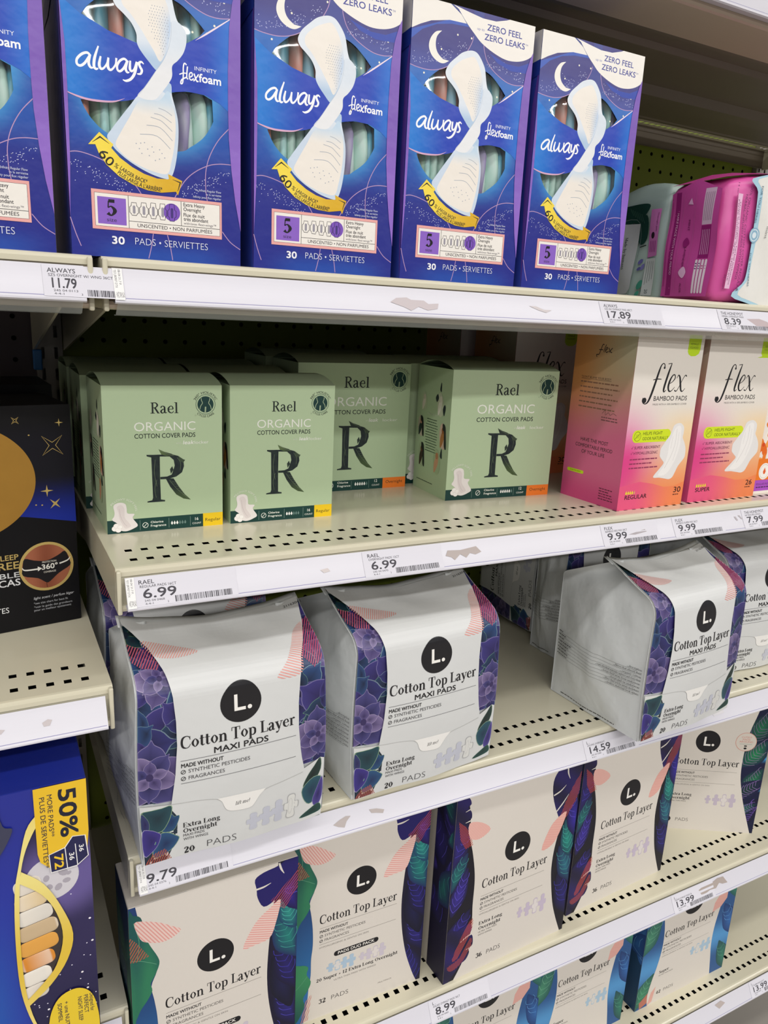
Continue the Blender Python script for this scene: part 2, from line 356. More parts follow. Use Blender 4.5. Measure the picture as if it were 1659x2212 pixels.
def gridcut(V, F, C, H, g, folds):
    """cut print along one common grid so that every layer bends with the film in the same way"""
    b = bmesh.new(); lc = b.verts.layers.float_vector.new('c'); lh = b.verts.layers.float.new('h'); vs = []
    for v, c, h in zip(V, C, H):
        x = b.verts.new((v[0], v[1], 0)); x[lc] = c; x[lh] = h; vs.append(x)
    for f in F:
        try: b.faces.new([vs[i] for i in f])
        except ValueError: pass
    b.normal_update(); bmesh.ops.triangulate(b, faces=[f for f in b.faces if len(f.verts) > 3])
    G = []
    for ax in (0, 1):
        lo, hi = min(v[ax] for v in V), max(v[ax] for v in V); L = [k*g for k in range(math.floor(lo/g)-1, math.ceil(hi/g)+2)]
        if ax: L = sorted(set(L + list(folds)))
        G.append(L)
        for x in L:
            if lo < x < hi: bmesh.ops.bisect_plane(b, geom=b.verts[:] + b.edges[:] + b.faces[:], dist=1e-5, plane_co=(x, x, 0), plane_no=(1, 0, 0) if ax == 0 else (0, 1, 0))
    b.verts.index_update()
    r = ([(v.co.x, v.co.y) for v in b.verts], [tuple(v.index for v in f.verts) for f in b.faces], [tuple(v[lc]) for v in b.verts], [v[lh] for v in b.verts], G[0], G[1]); b.free(); return r
def side_left(D, x=0.):    # left side of a package D mm deep, u runs from the back edge to the front edge
    return lambda u, v, h: (x - h/1000, (D-u)/1000, v/1000)
def top_face(H): return lambda u, v, h: (u/1000, v/1000, H/1000 + h/1000)
# ================================================================ the room
mesh('floor', [(-8,-7,0),(6,-7,0),(6,1,0),(-8,1,0)], [(0,1,2,3)], material('floor_vinyl', '#9a948c', rough=.3, noise=.05, bscale=3))['kind'] = 'structure'
mesh('ceiling', [(-8,-7,3.3),(-8,1,3.3),(6,1,3.3),(6,-7,3.3)], [(0,1,2,3)], material('ceiling_tile', '#e6e4e0', rough=.8, noise=.04, bscale=5))['kind'] = 'structure'
Z1, Z2, Z3, Z4, Z5, ZL, ZLL, Z0 = 1.26136, 1.03626, .77984, .494, .2505, .94151, .628, 1.551
YB = .456; BAY = 1.216; GAP = .006
ST = ((-.001, -.0075), (-.0058, -.0185), (-.0125, -.0290))          # price strip, top to bottom (y, z)
def strip_pt(t):
    return tuple(a*(1-t)**2 + 2*b*t*(1-t) + c*t*t for a, b, c in zip(*ST))
def strip_fn(u, v, h):                       # v: mm down the strip from its top edge, 0..25
    y, z = strip_pt(v/25); y2, z2 = strip_pt(v/25 + .02); d = math.hypot(y2-y, z2-z); ny, nz = (z2-z)/d, -(y2-y)/d
    return (u/1000, y + ny*h/1000, z + nz*h/1000)
def extrude_x(name, prof, x0, x1, mat, parent, closed=False, smooth=False):
    n = len(prof); V = [(x, y, z) for x in (x0, x1) for y, z in prof]; F = []
    for i in range(n if closed else n-1): j = (i+1) % n; F.append((i, n+i, n+j, j))
    if closed: F += [tuple(range(n)), tuple(range(2*n-1, n-1, -1))]
    return mesh(name, V, F, mat, parent, smooth)
def holed(x0, x1, y0, y1, xs, y_c, a, b, z):  # strip of sheet metal with a row of square holes
    V, F = [], []; k = 0; e = [x0] + [(xs[i]+xs[i+1])/2 for i in range(len(xs)-1)] + [x1]
    for i, c in enumerate(xs):
        V += [(e[i],y0,z),(e[i+1],y0,z),(e[i+1],y1,z),(e[i],y1,z),(c-a,y_c-b,z),(c+a,y_c-b,z),(c+a,y_c+b,z),(c-a,y_c+b,z)]
        F += [(k+j, k+(j+1) % 4, k+4+(j+1) % 4, k+4+j) for j in range(4)]; k += 8
    return V, F
def store_shelf(x0, L, z, label, hole0, depth=YB-.012, back_holes=False, under=False, clearlip=False):
    r = empty('store_shelf', (x0, 0, z)); tag(r, label, 'shelf', 'steel gondola shelves')
    P_ = .0127; f0 = hole0 - x0; f0 -= math.floor((f0-.014)/P_)*P_; xs = [f0 + i*P_ for i in range(int((L-.012-f0)/P_)+1)]
    V, F = [(0,.004,0),(L,.004,0),(L,.0082,0),(0,.0082,0)], [(0,1,2,3)]
    def put(v, f):
        n = len(V); V.extend(v); F.extend(tuple(i+n for i in q) for q in f)
    put(*holed(0, L, .0082, .0312, xs, .01925, .0028, .003, 0)); put(*holed(0, L, .0312, .058, xs, .0438, .0028, .003, 0))
    yb = depth - .03
    put([(0,.058,0),(L,.058,0),(L,yb,0),(0,yb,0)], [(0,1,2,3)])
    if back_holes: put(*holed(0, L, yb, depth, xs, depth-.013, .0042, .0040, 0))
    else: put([(0,yb,0),(L,yb,0),(L,depth,0),(0,depth,0)], [(0,1,2,3)])
    mesh('deck', V, F, BEIGE, r)
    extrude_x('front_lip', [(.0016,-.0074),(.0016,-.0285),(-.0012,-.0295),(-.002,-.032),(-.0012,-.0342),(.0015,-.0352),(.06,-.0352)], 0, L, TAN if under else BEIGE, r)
    extrude_x('nosing', [(.004,0),(.0018,-.0004),(.0005,-.0014),(0,-.003),(0,-.0064),(.0016,-.0074)], 0, L, BEIGE, r)
    if not back_holes: extrude_x('hole_shade_pan', [(.0035,-.0008),(.0035,-.012),(.062,-.012),(.062,-.0008)], .002, L-.002, DARK, r)  # black pan added below the deck so its holes read as shaded
    extrude_x('price_strip', [strip_pt(i/8) for i in range(9)] + [(-.0126,-.0302),(-.0112,-.0312),(0,-.0292)], .006, L-.006, STRIP, r, smooth=False)
    a = Art(); a.line([(7, 23.1), (L*1000-7, 23.1)], .5, '#8f8cb4', 0); a.build('strip_rule', r, PAPER, strip_fn, .06)
    for nm, xa, xb in (('end_trim', 0, .0035), ('end_trim', L-.0035, L)):
        bmobj(nm, boxm(xa, xb, -.0035, .004, -.0365, -.0012, .0011, 2), BEIGE, r)
    for xa, xb in ((0, .002), (L-.002, L)):
        V = [(x, y, zz) for x in (xa, xb) for y, zz in ((.004,-.0006),(depth,-.0006),(depth,-.032),(.006,-.035))]
        mesh('side_skirt', V, [(0,1,2,3),(7,6,5,4),(0,4,5,1),(1,5,6,2),(2,6,7,3),(3,7,4,0)], BEIGE, r)
    if under:                                   # channels pressed into the underside
        pr = [(.06,-.0352),(.066,-.0352),(.07,-.02),(.118,-.02),(.121,-.026),(.127,-.026),(.130,-.02),(.228,-.02),(.232,-.031),(.262,-.031),(.266,-.02),(.343,-.02),(.346,-.0215),(.352,-.0215),(.355,-.012),(.358,-.0012)]
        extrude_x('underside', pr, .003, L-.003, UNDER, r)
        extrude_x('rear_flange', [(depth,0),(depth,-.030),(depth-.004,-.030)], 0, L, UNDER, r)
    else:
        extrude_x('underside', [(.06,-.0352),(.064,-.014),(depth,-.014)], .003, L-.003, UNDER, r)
    if clearlip: extrude_x('clear_lip', [(-.009,-.0312),(-.003,-.0355),(.001,-.0385),(.008,-.0392),(.008,-.0386)], .008, L-.008, CLEAR, r)
    return r
def bracket(shelf, x, depth=YB-.012):
    V = [(xx, y, z) for xx in (x-.0012, x+.0012) for y, z in ((.05,-.03),(.1,-.038),(depth,-.09),(depth+.008,-.09),(depth+.008,-.004),(.05,-.004))]
    n = 6; F = [tuple(range(n)), tuple(range(2*n-1, n-1, -1))] + [(i, (i+1) % n, n+(i+1) % n, n+i) for i in range(n)]
    mesh('bracket', V, F, BEIGE, shelf)
S1 = store_shelf(0, BAY, Z1, 'top beige shelf carrying the row of tall blue boxes', .0087, under=True, clearlip=True)
S2 = store_shelf(0, BAY, Z2, 'beige shelf under the green boxes and the pink gradient boxes', .0165)
S3 = store_shelf(0, BAY, Z3, 'beige shelf carrying the white succulent pouches', .0165)
S4 = store_shelf(0, BAY, Z4, 'beige shelf carrying the cream leaf cartons, below the pouches', .0165)
S5 = store_shelf(0, BAY, Z5, 'lowest beige shelf, with the cream and blue leaf cartons', .0165)
S0 = store_shelf(0, BAY, Z0, 'overhead shelf seen from below at the top right', .0165, back_holes=True, under=True)
LX = -GAP - BAY
L1 = store_shelf(LX, BAY, Z1, 'left bay shelf under the leftmost tall blue box', .0087, under=True, clearlip=True)
L2 = store_shelf(LX, BAY, ZL, 'left bay shelf under the black underwear box', -.0113)
L3 = store_shelf(LX, BAY, ZLL, 'left bay shelf under the large deep blue carton', -.0113)
for s_ in (S1, S2, S3, S4, S0): bracket(s_, .014)
for s_ in (L1, L2, L3): bracket(s_, BAY-.014)
# torn remains of old labels on the strips
def residue(shelf, pts_list, col='#b4a9ab'):
    x0 = shelf.location.x*1000; a = Art()
    for p in pts_list: a.poly([(u-x0, v) for u, v in p], col)
    a.build('label_residue', shelf, PAPER, strip_fn, .3, g=6)
residue(S1, [[(220,14),(226,10),(236,9),(240,11),(252,11),(256,14),(266,13),(264,18),(254,20),(246,17),(238,21),(232,18)]], '#c5bbbd')
residue(S1, [[(362,10),(370,10),(378,13),(387,13),(380,16),(372,14)]], '#cbc3c3')
residue(S1, [[(655,10),(676,9),(688,12),(698,20),(690,22),(680,18),(668,18),(662,14)]], '#b9a9ab')
residue(S2, [[(291,13),(294,8),(308,9),(326,7),(331,13),(324,15),(318,13),(313,17),(307,13),(300,18),(297,15)]], '#b3a8a4')
residue(S2, [[(521,14),(546,10),(548,13),(530,15)]], '#a9a2a6'); residue(S2, [[(690,8),(693,8),(696,13),(693,13)],[(697,7),(700,7),(704,12),(702,12)]], '#b5aeb2')
residue(S2, [[(165,12),(172,11),(174,14),(168,15)]], '#cfc6c4')
residue(S3, [[(185,14),(192,11),(199,9),(204,10),(199,14),(196,19),(190,17)],[(224,9),(232,10),(240,13),(238,16),(231,14),(226,13)]], '#b3a9a6')
residue(S3, [[(662,9),(682,6),(686,13),(672,15)]], '#a39793'); residue(S3, [[(704,5),(726,4),(732,15),(712,16)]], '#d4d1d4')
residue(S4, [[(749,8),(760,5),(776,6),(788,3),(800,4),(806,14),(796,13),(790,10),(782,15),(770,14),(760,16),(752,15)]], '#aa9e97')
residue(L2, [[(-58,12),(-54,10),(-51,11),(-53,15),(-57,15)],[(-88,11),(-83,12),(-86,15)]], '#c3babb')
residue(S5, [[(838,6),(852,4),(860,10),(846,14)]], '#b5a9a4')
# ---------------------------------------------------------------- back boards, uprights
def pegboard(name, x0, x1, z0, z1, mat, label, ox=.0102, oz=1.2095):
    p = .0254; V, F = [], []; r = .0030
    nx0 = math.ceil((x0-ox)/p+.5); nx1 = math.floor((x1-ox)/p-.5); nz0 = math.ceil((z0-oz)/p+.5); nz1 = math.floor((z1-oz)/p-.5)
    X0, X1, Zz0, Zz1 = ox+(nx0-.5)*p, ox+(nx1+.5)*p, oz+(nz0-.5)*p, oz+(nz1+.5)*p
    for i in range(nx0, nx1+1):
        for j in range(nz0, nz1+1):
            cx, cz = ox+i*p, oz+j*p; n = len(V); h = p/2
            V += [(cx+a*h, YB, cz+b*h) for a, b in ((-1,-1),(0,-1),(1,-1),(1,0),(1,1),(0,1),(-1,1),(-1,0))]
            V += [(cx+r*math.cos(math.radians(t)), YB, cz+r*math.sin(math.radians(t))) for t in (225,270,315,0,45,90,135,180)]
            F += [(n+k, n+(k+1) % 8, n+8+(k+1) % 8, n+8+k) for k in range(8)]
    for a, b, c, d in ((x0,X0,z0,z1),(X1,x1,z0,z1),(X0,X1,z0,Zz0),(X0,X1,Zz1,z1)):
        n = len(V); V += [(a,YB,c),(b,YB,c),(b,YB,d),(a,YB,d)]; F.append((n,n+1,n+2,n+3))
    o = mesh(name, V, F, mat); tag(o, label, 'back panel')
    mesh('hole_shade_sheet', [(x0,YB+.012,z0),(x1,YB+.012,z0),(x1,YB+.012,z1),(x0,YB+.012,z1)], [(0,1,2,3)], DARK, o)  # added black sheet, paints the shade seen through the peg holes
    return o
pegboard('perforated_back_panel', .012, 1.204, .02, 2.0, LIME, 'lime green pegboard behind the tall blue boxes and soft packs')
pegboard('perforated_back_panel', LX+.012, -.018, .02, 2.0, CHAR, 'dark charcoal pegboard behind the black underwear box')
def upright(x, label):
    r = empty('shelf_upright', (x, YB-.008, 0)); tag(r, label, 'shelf post', 'slotted posts of the shelving')
    V, F = [], []
    for sx in (-1, 1):                         # two slotted faces; slots every 25.4 mm
        c = sx*.0075; e = [.02]
        zs = [.05 + .0254*i for i in range(75)]
        for z in zs:
            n = len(V); a, b = z-.0127, z+.0127
            V += [(c-.0075,0,a),(c+.0075,0,a),(c+.0075,0,b),(c-.0075,0,b),(c-.002,0,z-.007),(c+.002,0,z-.007),(c+.002,0,z+.007),(c-.002,0,z+.007)]
            F += [(n+j, n+(j+1) % 4, n+4+(j+1) % 4, n+4+j) for j in range(4)]
    mesh('slotted_face', V, F, STEEL, r)
    mesh('channel', [(-.015,0,.02),(-.015,.03,.02),(.015,.03,.02),(.015,0,.02),(-.015,0,1.98),(-.015,.03,1.98),(.015,.03,1.98),(.015,0,1.98)], [(0,1,5,4),(1,2,6,5),(2,3,7,6)], STEEL, r)
    return r
upright(-.003, 'slotted steel post between the two shelf bays'); upright(1.221, 'slotted steel post behind the magenta soft pack')
b_ = boxm(-.005, .005, -.004, .004, -.012, .012, .0015); o = bmobj('shelf_clip', b_, BLUECLIP); o.location = (-.017, YB-.013, 1.160); tag(o, 'small blue plastic clip on the slotted post', 'clip')
# ---------------------------------------------------------------- price labels
def bars(a, u0, u1, v0, v1, rnd, col='#3a3940'):
    V, F = [], []; x = u0
    while x < u1:
        w = rnd.choice((.35,.35,.6,.9)); n = len(V); V += [(x,v0),(x+w,v0),(x+w,v1),(x,v1)]; F.append((n,n+1,n+2,n+3)); x += w + rnd.choice((.35,.5,.8))
    a.add(V, F, col)
def price_tag(shelf, x, brand, desc, price, code, label, pw=25, k=1., cut=0, ink='#45434a'):
    """x: where the brand name starts; all sizes in mm down the strip"""
    rnd = random.Random(price + brand + str(x)); r = empty('price_tag', shelf.location + Vector((x/1000, 0, 0))); tag(r, label, 'price tag', 'printed price tags in the shelf strips')
    fl = lambda u, v, h: strip_fn(u, 25-v, h)
    a = Art(); a.rect(-5 if cut == 0 else -3, .9, 76 if cut == 0 else 48, 24.4, '#d7d5dd'); card = a.build('card', r, PAPER, fl, .3, g=6)
    if brand:
        a = Art(); a.text(brand, 0, 18.7, 3.2*k, ink, w=None if brand == 'L .' else 3.05*k*len(brand)*.95, b=.012); a.text(desc, .6, 15.8, 2*k, ink, w=1.62*k*len(desc), b=.008); a.build('product_lettering', card, PAPER, fl, g=6)
    a = Art(); a.text(price, 2.5, 7.4, 7.2*k, ink, w=pw, b=.02); a.build('price_lettering', card, PAPER, fl, g=6)
    a = Art(); a.text(code, 3, 4.6, 1.6, ink, w=15); a.text('4-4-1', 3.2, 2.2, 1.5, ink, w=6); a.text('3', 20, 2.2, 1.5, ink)
    bars(a, 26 if cut == 0 else 24, 71 if cut == 0 else 46, 1.9, 6.9, rnd, ink); a.build('barcode', r, PAPER, fl, g=6)
    return r
price_tag(L1, -35-LX*1000, 'ALWAYS', 'SZ5 OVERNIGHT W/ WNG 36CT', '11.79', '245 04 0113', 'price tag reading 11.79 on the left bay top shelf', pw=15, cut=1)
price_tag(S1, 452, 'ALWAYS', 'SZ5 EH OVRNGT PAD 40CT', '17.89', '245 04 0262', 'price tag reading 17.89 under the last tall blue box', pw=30)
price_tag(S1, 616, 'THE HONEYPOT', 'HERBAL OVERNIGHT PADS', '8.39', '245 04 0311', 'price tag reading 8.39 below the magenta soft pack', pw=26)
price_tag(S2, 15.8, 'RAEL', 'REGULAR PADS 16CT', '6.99', '245 04 0468', 'price tag reading 6.99 for 16ct at the left end of its shelf')
price_tag(S2, 211, 'RAEL', 'OVERNIGHT PADS 12CT', '6.99', '245 04 0470', 'price tag reading 6.99 for 12ct below the open gap between green boxes')
price_tag(S2, 489, 'FLEX', 'BAMBOO REG PAD 30CT', '9.99', '245 04 0560', 'price tag reading 9.99 for regular pads under the 30 count gradient box', pw=27)
price_tag(S2, 594, 'FLEX', 'BAMBOO SUPER PAD 26CT', '9.99', '245 04 0561', 'price tag reading 9.99 for super pads under the 26 count gradient box', pw=27)
price_tag(S2, 709, 'THE HONEYPOT', 'NP PADS REG WINGS', '7.99', '245 04 0577', 'price tag reading 7.99 under the orange flowered box', pw=28)
price_tag(S3, 10.4, '', '', '9.79', '245 04 0376', 'price tag reading 9.79 below the front left succulent pouch', pw=25)
price_tag(S3, 503, 'L .', 'EXLONG OVERNIGHT', '14.59', '245 04 0380', 'price tag reading 14.59 below the corner of the turned pouch', pw=31)
price_tag(S4, 702, 'L .', 'EXLNG OVRNGT PADS 36', '13.99', '245 04 0482', 'price tag reading 13.99 with a torn sticker, below the leaf cartons', pw=33)
price_tag(S4, 318, 'L .', 'EXLNG OVRNGT PADS 36CT', '8.99', '245 04 0481', 'price tag reading 8.99 under the 36 count monstera carton', pw=26)
price_tag(S5, 922, 'L .', 'UT SUPER PADS 42CT', '13.99', '245 04 0490', 'price tag reading 13.99 on the lowest shelf at the right', pw=32)
def shelf_label(shelf, x, label):
    r = empty('shelf_label', shelf.location + Vector((x/1000, 0, 0))); tag(r, label, 'shelf label', 'plan labels at the shelf ends')
    fl = lambda u, v, h: strip_fn(u, 25-v, h)
    a = Art(); a.rect(0, .2, 6.4, 24.6, '#ecebe9'); card = a.build('card', r, PAPER, fl, .6, g=6)
    a = Art()
    for u, t, v0, w in ((1, 'YJO J80907 DTX', 1.5, 14), (3.6, '08-04 31.7 P.', 1.2, 12), (1, 'TRIRT', 18.6, 4.6), (3, 'J09C', 18.6, 4.4), (4.8, '12345', 18.8, 4)):
        a.text(t, u, 25-v0, 1.5, '#4a484c', w=w, rot=-90)
    a.build('small_print', r, PAPER, fl, g=6)
shelf_label(S1, 6.2, 'small white plan label at the left end of the top shelf strip')
shelf_label(S2, 6.2, 'small white plan label beside the 6.99 tag for 16ct')
shelf_label(S3, 6.2, 'small white plan label beside the 9.79 tag')
# ================================================================ tall blue boxes with die-cut windows
AW, AH, AD = 117.4, 208.6, 118.
winU = spline([(13.1,147.5),(17.4,153.1),(25.2,159.7),(33.1,164.6),(43.3,168.4),(58.3,170.6),(71.1,167.1),(78.7,163.8),(86.9,157.6),(92.4,152.4)], 0, 4) + spline([(85.9,145.1),(80,142.5),(67.1,138.1),(46.8,136.9),(29.1,140.8)], 0, 4)
winL = spline([(10.1,97.3),(13,91.4),(17.4,85.6),(25.7,79.4),(45.7,73.4),(73,73.8),(81.4,77.7),(90.2,84.5),(95.7,92.1),(97.8,96.4)], 0, 4) + [(97.1,110)] + spline([(91.4,112.3),(80,112.6),(69.7,110.6),(44.9,103),(29.9,98.8)], 0, 4)
def blue_bg(u, v):
    navy, mid, deep, purp, low = lin('#36408f'), lin('#2468bc'), lin('#1a4aa6'), lin('#232a88'), lin('#2350ac')
    c = mix(navy, mid, ss(176, 160, v)); r = math.hypot((u-55)/46, (v-118)/52); c = mix(c, mix(lin('#3f9ad6'), deep, ss(.85, 1.25, r)), ss(160, 118, v)*.9)
    c = mix(c, purp, ss(84, 56, v)); c = mix(c, low, ss(17, 2, v) * ss(60, 20, abs(u-62)) * .8)
    return c
def band_col(u, v): return mix(mix(lin('#0878d2'), lin('#0e38b2'), ss(0, 42, u)), lin('#0c6cce'), ss(88, 112, u))
def make_tall_box():
    r = empty('tall_pad_box')
    b = boxm(0, AW/1000, 0, AD/1000, 0, AH/1000, skip='f'); body = bmobj('body', b, INK, r); paint(body, '#3446a0')
    a = Art(); a.poly([(0,0),(AW,0),(AW,AH),(0,AH)], blue_bg, 0, 6, holes=(winU, winL)); a.build('front_panel', r, INK, None, 0)
    bx = [(8,72),(99,72),(99,171),(8,171)]       # inner tray seen through the windows
    mesh('tray', [(u/1000, y, v/1000) for y in (.001, .045) for u, v in bx], [(0,1,5,4),(1,2,6,5),(2,3,7,6),(3,0,4,7),(4,5,6,7)], INK, r); paint(r.children[-1], '#5c6a70')
    fl = mesh('window_film', [(9e-3,.0006,.072),(.099,.0006,.072),(.099,.0006,.172),(9e-3,.0006,.172)], [(0,1,2,3)], FILM, r)
    rnd = random.Random(5); pads = {}
    for row, (v0, v1, n) in enumerate(((116,172,12),(58,122,13))):
        for i in range(n):
            cname = rnd.choice(('#a9dcd8','#93cbe0','#c4e8da','#e09684','#7fb594','#62aec4','#9a90b8','#cfe6e0'))
            if cname not in pads:
                bm = bmesh.new(); bmesh.ops.create_uvsphere(bm, u_segments=10, v_segments=8, radius=1)
                for q in bm.verts:
                    z = q.co.z; f = (1-abs(z)**5)**.5 if abs(z) < 1 else 0; l = math.hypot(q.co.x, q.co.y) or 1
                    k = max(.4, f); q.co.x, q.co.y = q.co.x/l*k*.0045 if f else 0, q.co.y/l*k*.011 if f else 0; q.co.z = z*.027
                me = bpy.data.meshes.new('wrapped_pad'); bm.to_mesh(me); bm.free(); me.materials.append(FILMINK)
                at = me.color_attributes.new('ink','FLOAT_COLOR','POINT'); at.data.foreach_set('color', [x for q in me.vertices for x in (*mix(lin(cname), lin('#e8f0ec'), .35*(math.sin(q.co.z*900+q.co.x*700) > .3)), 1)])
                me.polygons.foreach_set('use_smooth', [True]*len(me.polygons)); pads[cname] = me
            o = link('wrapped_pad', pads[cname], r); o.location = ((12.5 + i*(85/(n-1)))/1000, .017 + rnd.uniform(-.002,.003), ((v0+v1)/2 + rnd.uniform(-3,3))/1000 - (.006 if row else 0))
            o.rotation_euler = (rnd.uniform(-.08,.08), rnd.uniform(-.07,.07), rnd.uniform(-.5,.5)); o.scale = (1, 1, (v1-v0)/54)
    # night sky, swirls and stars
    a = Art(); pk = '#b793bd'
    lft = [(0,AH),(0,160.5),(7.4,159.4),(18,159.3),(28.8,161.9),(40,168),(50,176),(55.6,184.8),(57,190),(56,AH)]
    sky = lambda u, v: mix(lin('#3f4a9c'), lin('#35307e'), ss(160, 182, v)); a.poly(lft, sky, 0, 8)
    rt_ = [(66,AH),(67,188),(68.3,181.8),(72,174.5),(79.3,168.3),(91.5,162.9),(101.3,161.7),(AW,163.5),(AW,AH)]; a.poly(rt_, sky, 0, 8)
    for p in ([(0,160.5),(7.4,159.4),(18,159.3),(28.8,161.9),(40,168),(50,176),(55.6,184.8),(57,190)], [(67,188),(68.3,181.8),(72,174.5),(79.3,168.3),(91.5,162.9),(101.3,161.7),(110.3,163)],
              [(0,64.3),(6.6,65.5),(15.4,64.1),(24.5,61.1),(33.7,56.2),(43.1,48.4),(48,41.3)], [(109.1,93.4),(101.1,84.4),(94.9,73.3),(92,62.5),(91.9,51.2),(92.9,43)],
              [(69.6,43),(76.6,54.6),(84.5,62),(94.3,67.3),(102.7,69.3),(111,69.6)], [(103.7,23.5),(109.7,16.6),(117.2,12)], [(54.2,18.1),(52.8,9.6),(50.6,1)], [(63.9,18.2),(65.8,10.5),(67.3,1)], [(0,24),(3,14),(6,6)]):
        a.line(p, .55, pk)
    rnd = random.Random(3); D = []
    def scatter(n, f):
        out = []
        while len(out) < n:
            q = f(); out.append(q)
        return out
    D += scatter(70, lambda: (lambda t, d: (1+t*50, 162 + t*t*18 + d))(rnd.random(), abs(rnd.gauss(0, 4))))
    D += scatter(60, lambda: (lambda t, d: (72+t*38, 171 - t*7 + d))(rnd.random(), abs(rnd.gauss(0, 4))))
    D += scatter(70, lambda: (lambda t, d: (1+t*40, 62 - t*14 - d))(rnd.random(), abs(rnd.gauss(0, 5))))
    D += scatter(70, lambda: (lambda t, d: (72+t*38, 48 + t*19 - d))(rnd.random(), abs(rnd.gauss(0, 4))))
    a.dots(D, .36, '#c9cdea', .7, 30); a.dots([(27.7,175.7),(42,188.4),(55.2,188.3),(12.9,156.4),(99.2,156.6),(93.9,150.9),(84,150),(106,172)], .8, '#f3efd8', 1)
    mo = spline([(27.2,188.6),(21.4,186.7),(17,181.1),(16.2,175),(19.4,169.6),(25,166.4),(30.3,166),(35.3,168.6)], 0, 5) + spline([(29.5,168.9),(24.4,172.5),(22.2,177.7),(23,183.9),(27.2,188.6)], 0, 5)
    a.poly(mo, '#f2eee4'); a.build('night_print', r, INK)
    # white claim swoosh at the top
    a = Art(); a.poly([(0,185),(0,178.5),(9.5,186.4),(22.4,192.3),(36,195),(51.9,195.7),(53,199),(40,200)], '#2f55b6', 0); a.poly([(73,181),(91.1,176),(103.6,176.1),(AW,182),(AW,172.5),(107,172),(95.6,171.5),(82,175)], '#2440a8')
    a.poly([(0,AH),(0,185.7),(7.4,189.6),(17,193.7),(33.9,197.3),(49.7,197.7),(44.5,202.9),(36,AH-.4),(34,AH)], '#efeae2')
    a.poly([(34,AH),(44.5,203),(49.7,197.6),(57.9,191.8),(60,190),(52,200),(37,AH)], '#2b3a86')
    a.poly([(36.5,AH),(50.2,206.4),(64.9,204.4),(77.8,204.7),(88,207.4),(91.1,AH),(AW,AH)] + spline([(AW,186.7),(110.3,182.3),(101,179.5),(89.6,179),(76.9,182),(65,186.8),(57.9,191.8),(49.7,198.3),(41.3,206.5)], 0, 4), '#f1ece4')
    a.text('ZERO FEEL', 69.6, 196.9, 4.4, '#3a3f95', w=35, b=.02); a.text('ZERO LEAKS', 67.6, 189.7, 4.4, '#3a3f95', w=40.5, b=.02); a.text('TM', 108.6, 192.6, 1.4, '#3a3f95'); a.text('up to', 60, 195.5, 1.9, '#6f74b4', w=7)
    a.build('claim_print', r, INK)
    # blue band
    a = Art(); a.poly([(0,155.6),(13.1,146.8),(29.1,140.8),(46.8,136.6),(59.4,136.2),(70.2,138.6),(80,142.5),(98.4,154.4),(110.4,163),(109,129),(108.9,104),(102.4,108.5),(92.2,112.4),(80,112.8),(69.7,110.8),(58,107.4),(40.4,101.1),(29.9,98.6),(15.1,97.7),(4.2,99.9),(0,102)], band_col, 0, 7)
    a.line([(.5,101.6),(4.2,99.9),(15.1,97.9),(29.9,98.8),(38,102)], [.2,.8,1.3,1,.1], '#d9a9c6'); a.line([(85.9,145.3),(94,151),(110,162.6)], [.1,1.1,.5], '#f0dbe6')
    band = a.build('brand_band', r, INK)
    a = Art(); w = '#f8f8fb'; k = [1.5,1.7,1.5,1.3,1.2,1.4,1]
    for p, ws in (([(17.3,123.8),(15.6,125.2),(12.3,123.9),(9.2,120.6),(9,117.7),(11,116.9),(13.8,118.9),(17,123.6)], 1.5), ([(17.4,124.6),(16.2,119.6),(17.2,117),(19,117)], [1.3,1.7,1.5,.7]),
        ([(22.6,130.3),(20,123),(19.4,118),(20.6,116.6),(22,117.2)], [.9,1.7,1.7,1.5,.6]), ([(23.8,124.6),(22.7,119.6),(23.6,117.3),(25.4,117.9),(27.6,121),(28.6,124.6)], [1.1,1.8,1.6,1.2,1.1,1.2]),
        ([(28.6,124.6),(28,119.8),(29,117.6),(30.8,118.2),(33,121.4),(33.6,125.2)], [1.2,1.8,1.6,1.2,1.1,1.3]), ([(40.4,124.4),(38.6,125.6),(35.8,124),(33.9,120.8),(34.2,118.2),(35.8,117.8),(38.2,120.2),(40.2,124)], 1.4),
        ([(40.8,125),(39.3,120.2),(40.2,117.9),(41.6,118.2)], [1.2,1.7,1.4,.6]), ([(42.4,125.2),(42,120.6),(43,119),(44.8,120.6),(46.6,125.2)], [1.1,1.7,1.4,1.1,1.4]), ([(46.8,125.2),(45.2,118.6),(42.6,114.4),(39.4,112.6),(37.2,113)], [1.3,1.7,1.6,1.4,.5]),
        ([(51,124.6),(49.6,125.7),(48,124.6),(48.6,122.6),(49.7,120.6),(48.8,118.4),(46.6,118)], [.7,1.2,1.6,1.6,1.6,1.3,.8])):
        a.line([(x, y+.2) for x, y in p], ws, w)
    for p, ws in (([(79.6,129.2),(78.2,130),(77.4,127.6),(77.2,121.6),(76.6,117.6),(75.4,117.2),(76.2,119.6),(79.4,121.6)], .85), ([(74.6,122.6),(77.2,123.8),(79.8,124)], .7), ([(80.2,128.4),(79.6,121.8),(80.6,120.6)], .85),
        ([(81.2,121.8),(83.4,123.2),(83,125),(81.6,124.2),(81.4,121.6),(82.6,120.4),(84.4,121.6)], .8), ([(84.6,124.8),(86.4,120.4),(87.6,120.6)], .9), ([(87.8,124.8),(85.6,121.6),(84.2,120)], .8)): a.line(p, ws, w)
    a.text('foam', 88, 120.2, 5.1, w, w=15.4, b=.03); a.text('INFINITY', 85, 127, 2.4, '#e8ecf8', w=15.4)
    a.build('brand_lettering', band, INK)
    # twisted pad picture
    a = Art(); bd = lambda u, v: mix(lin('#dfe6ee'), lin('#b3cbe4'), ss(142, 128, v) if v > 110 else ss(112, 98, v)*.5)
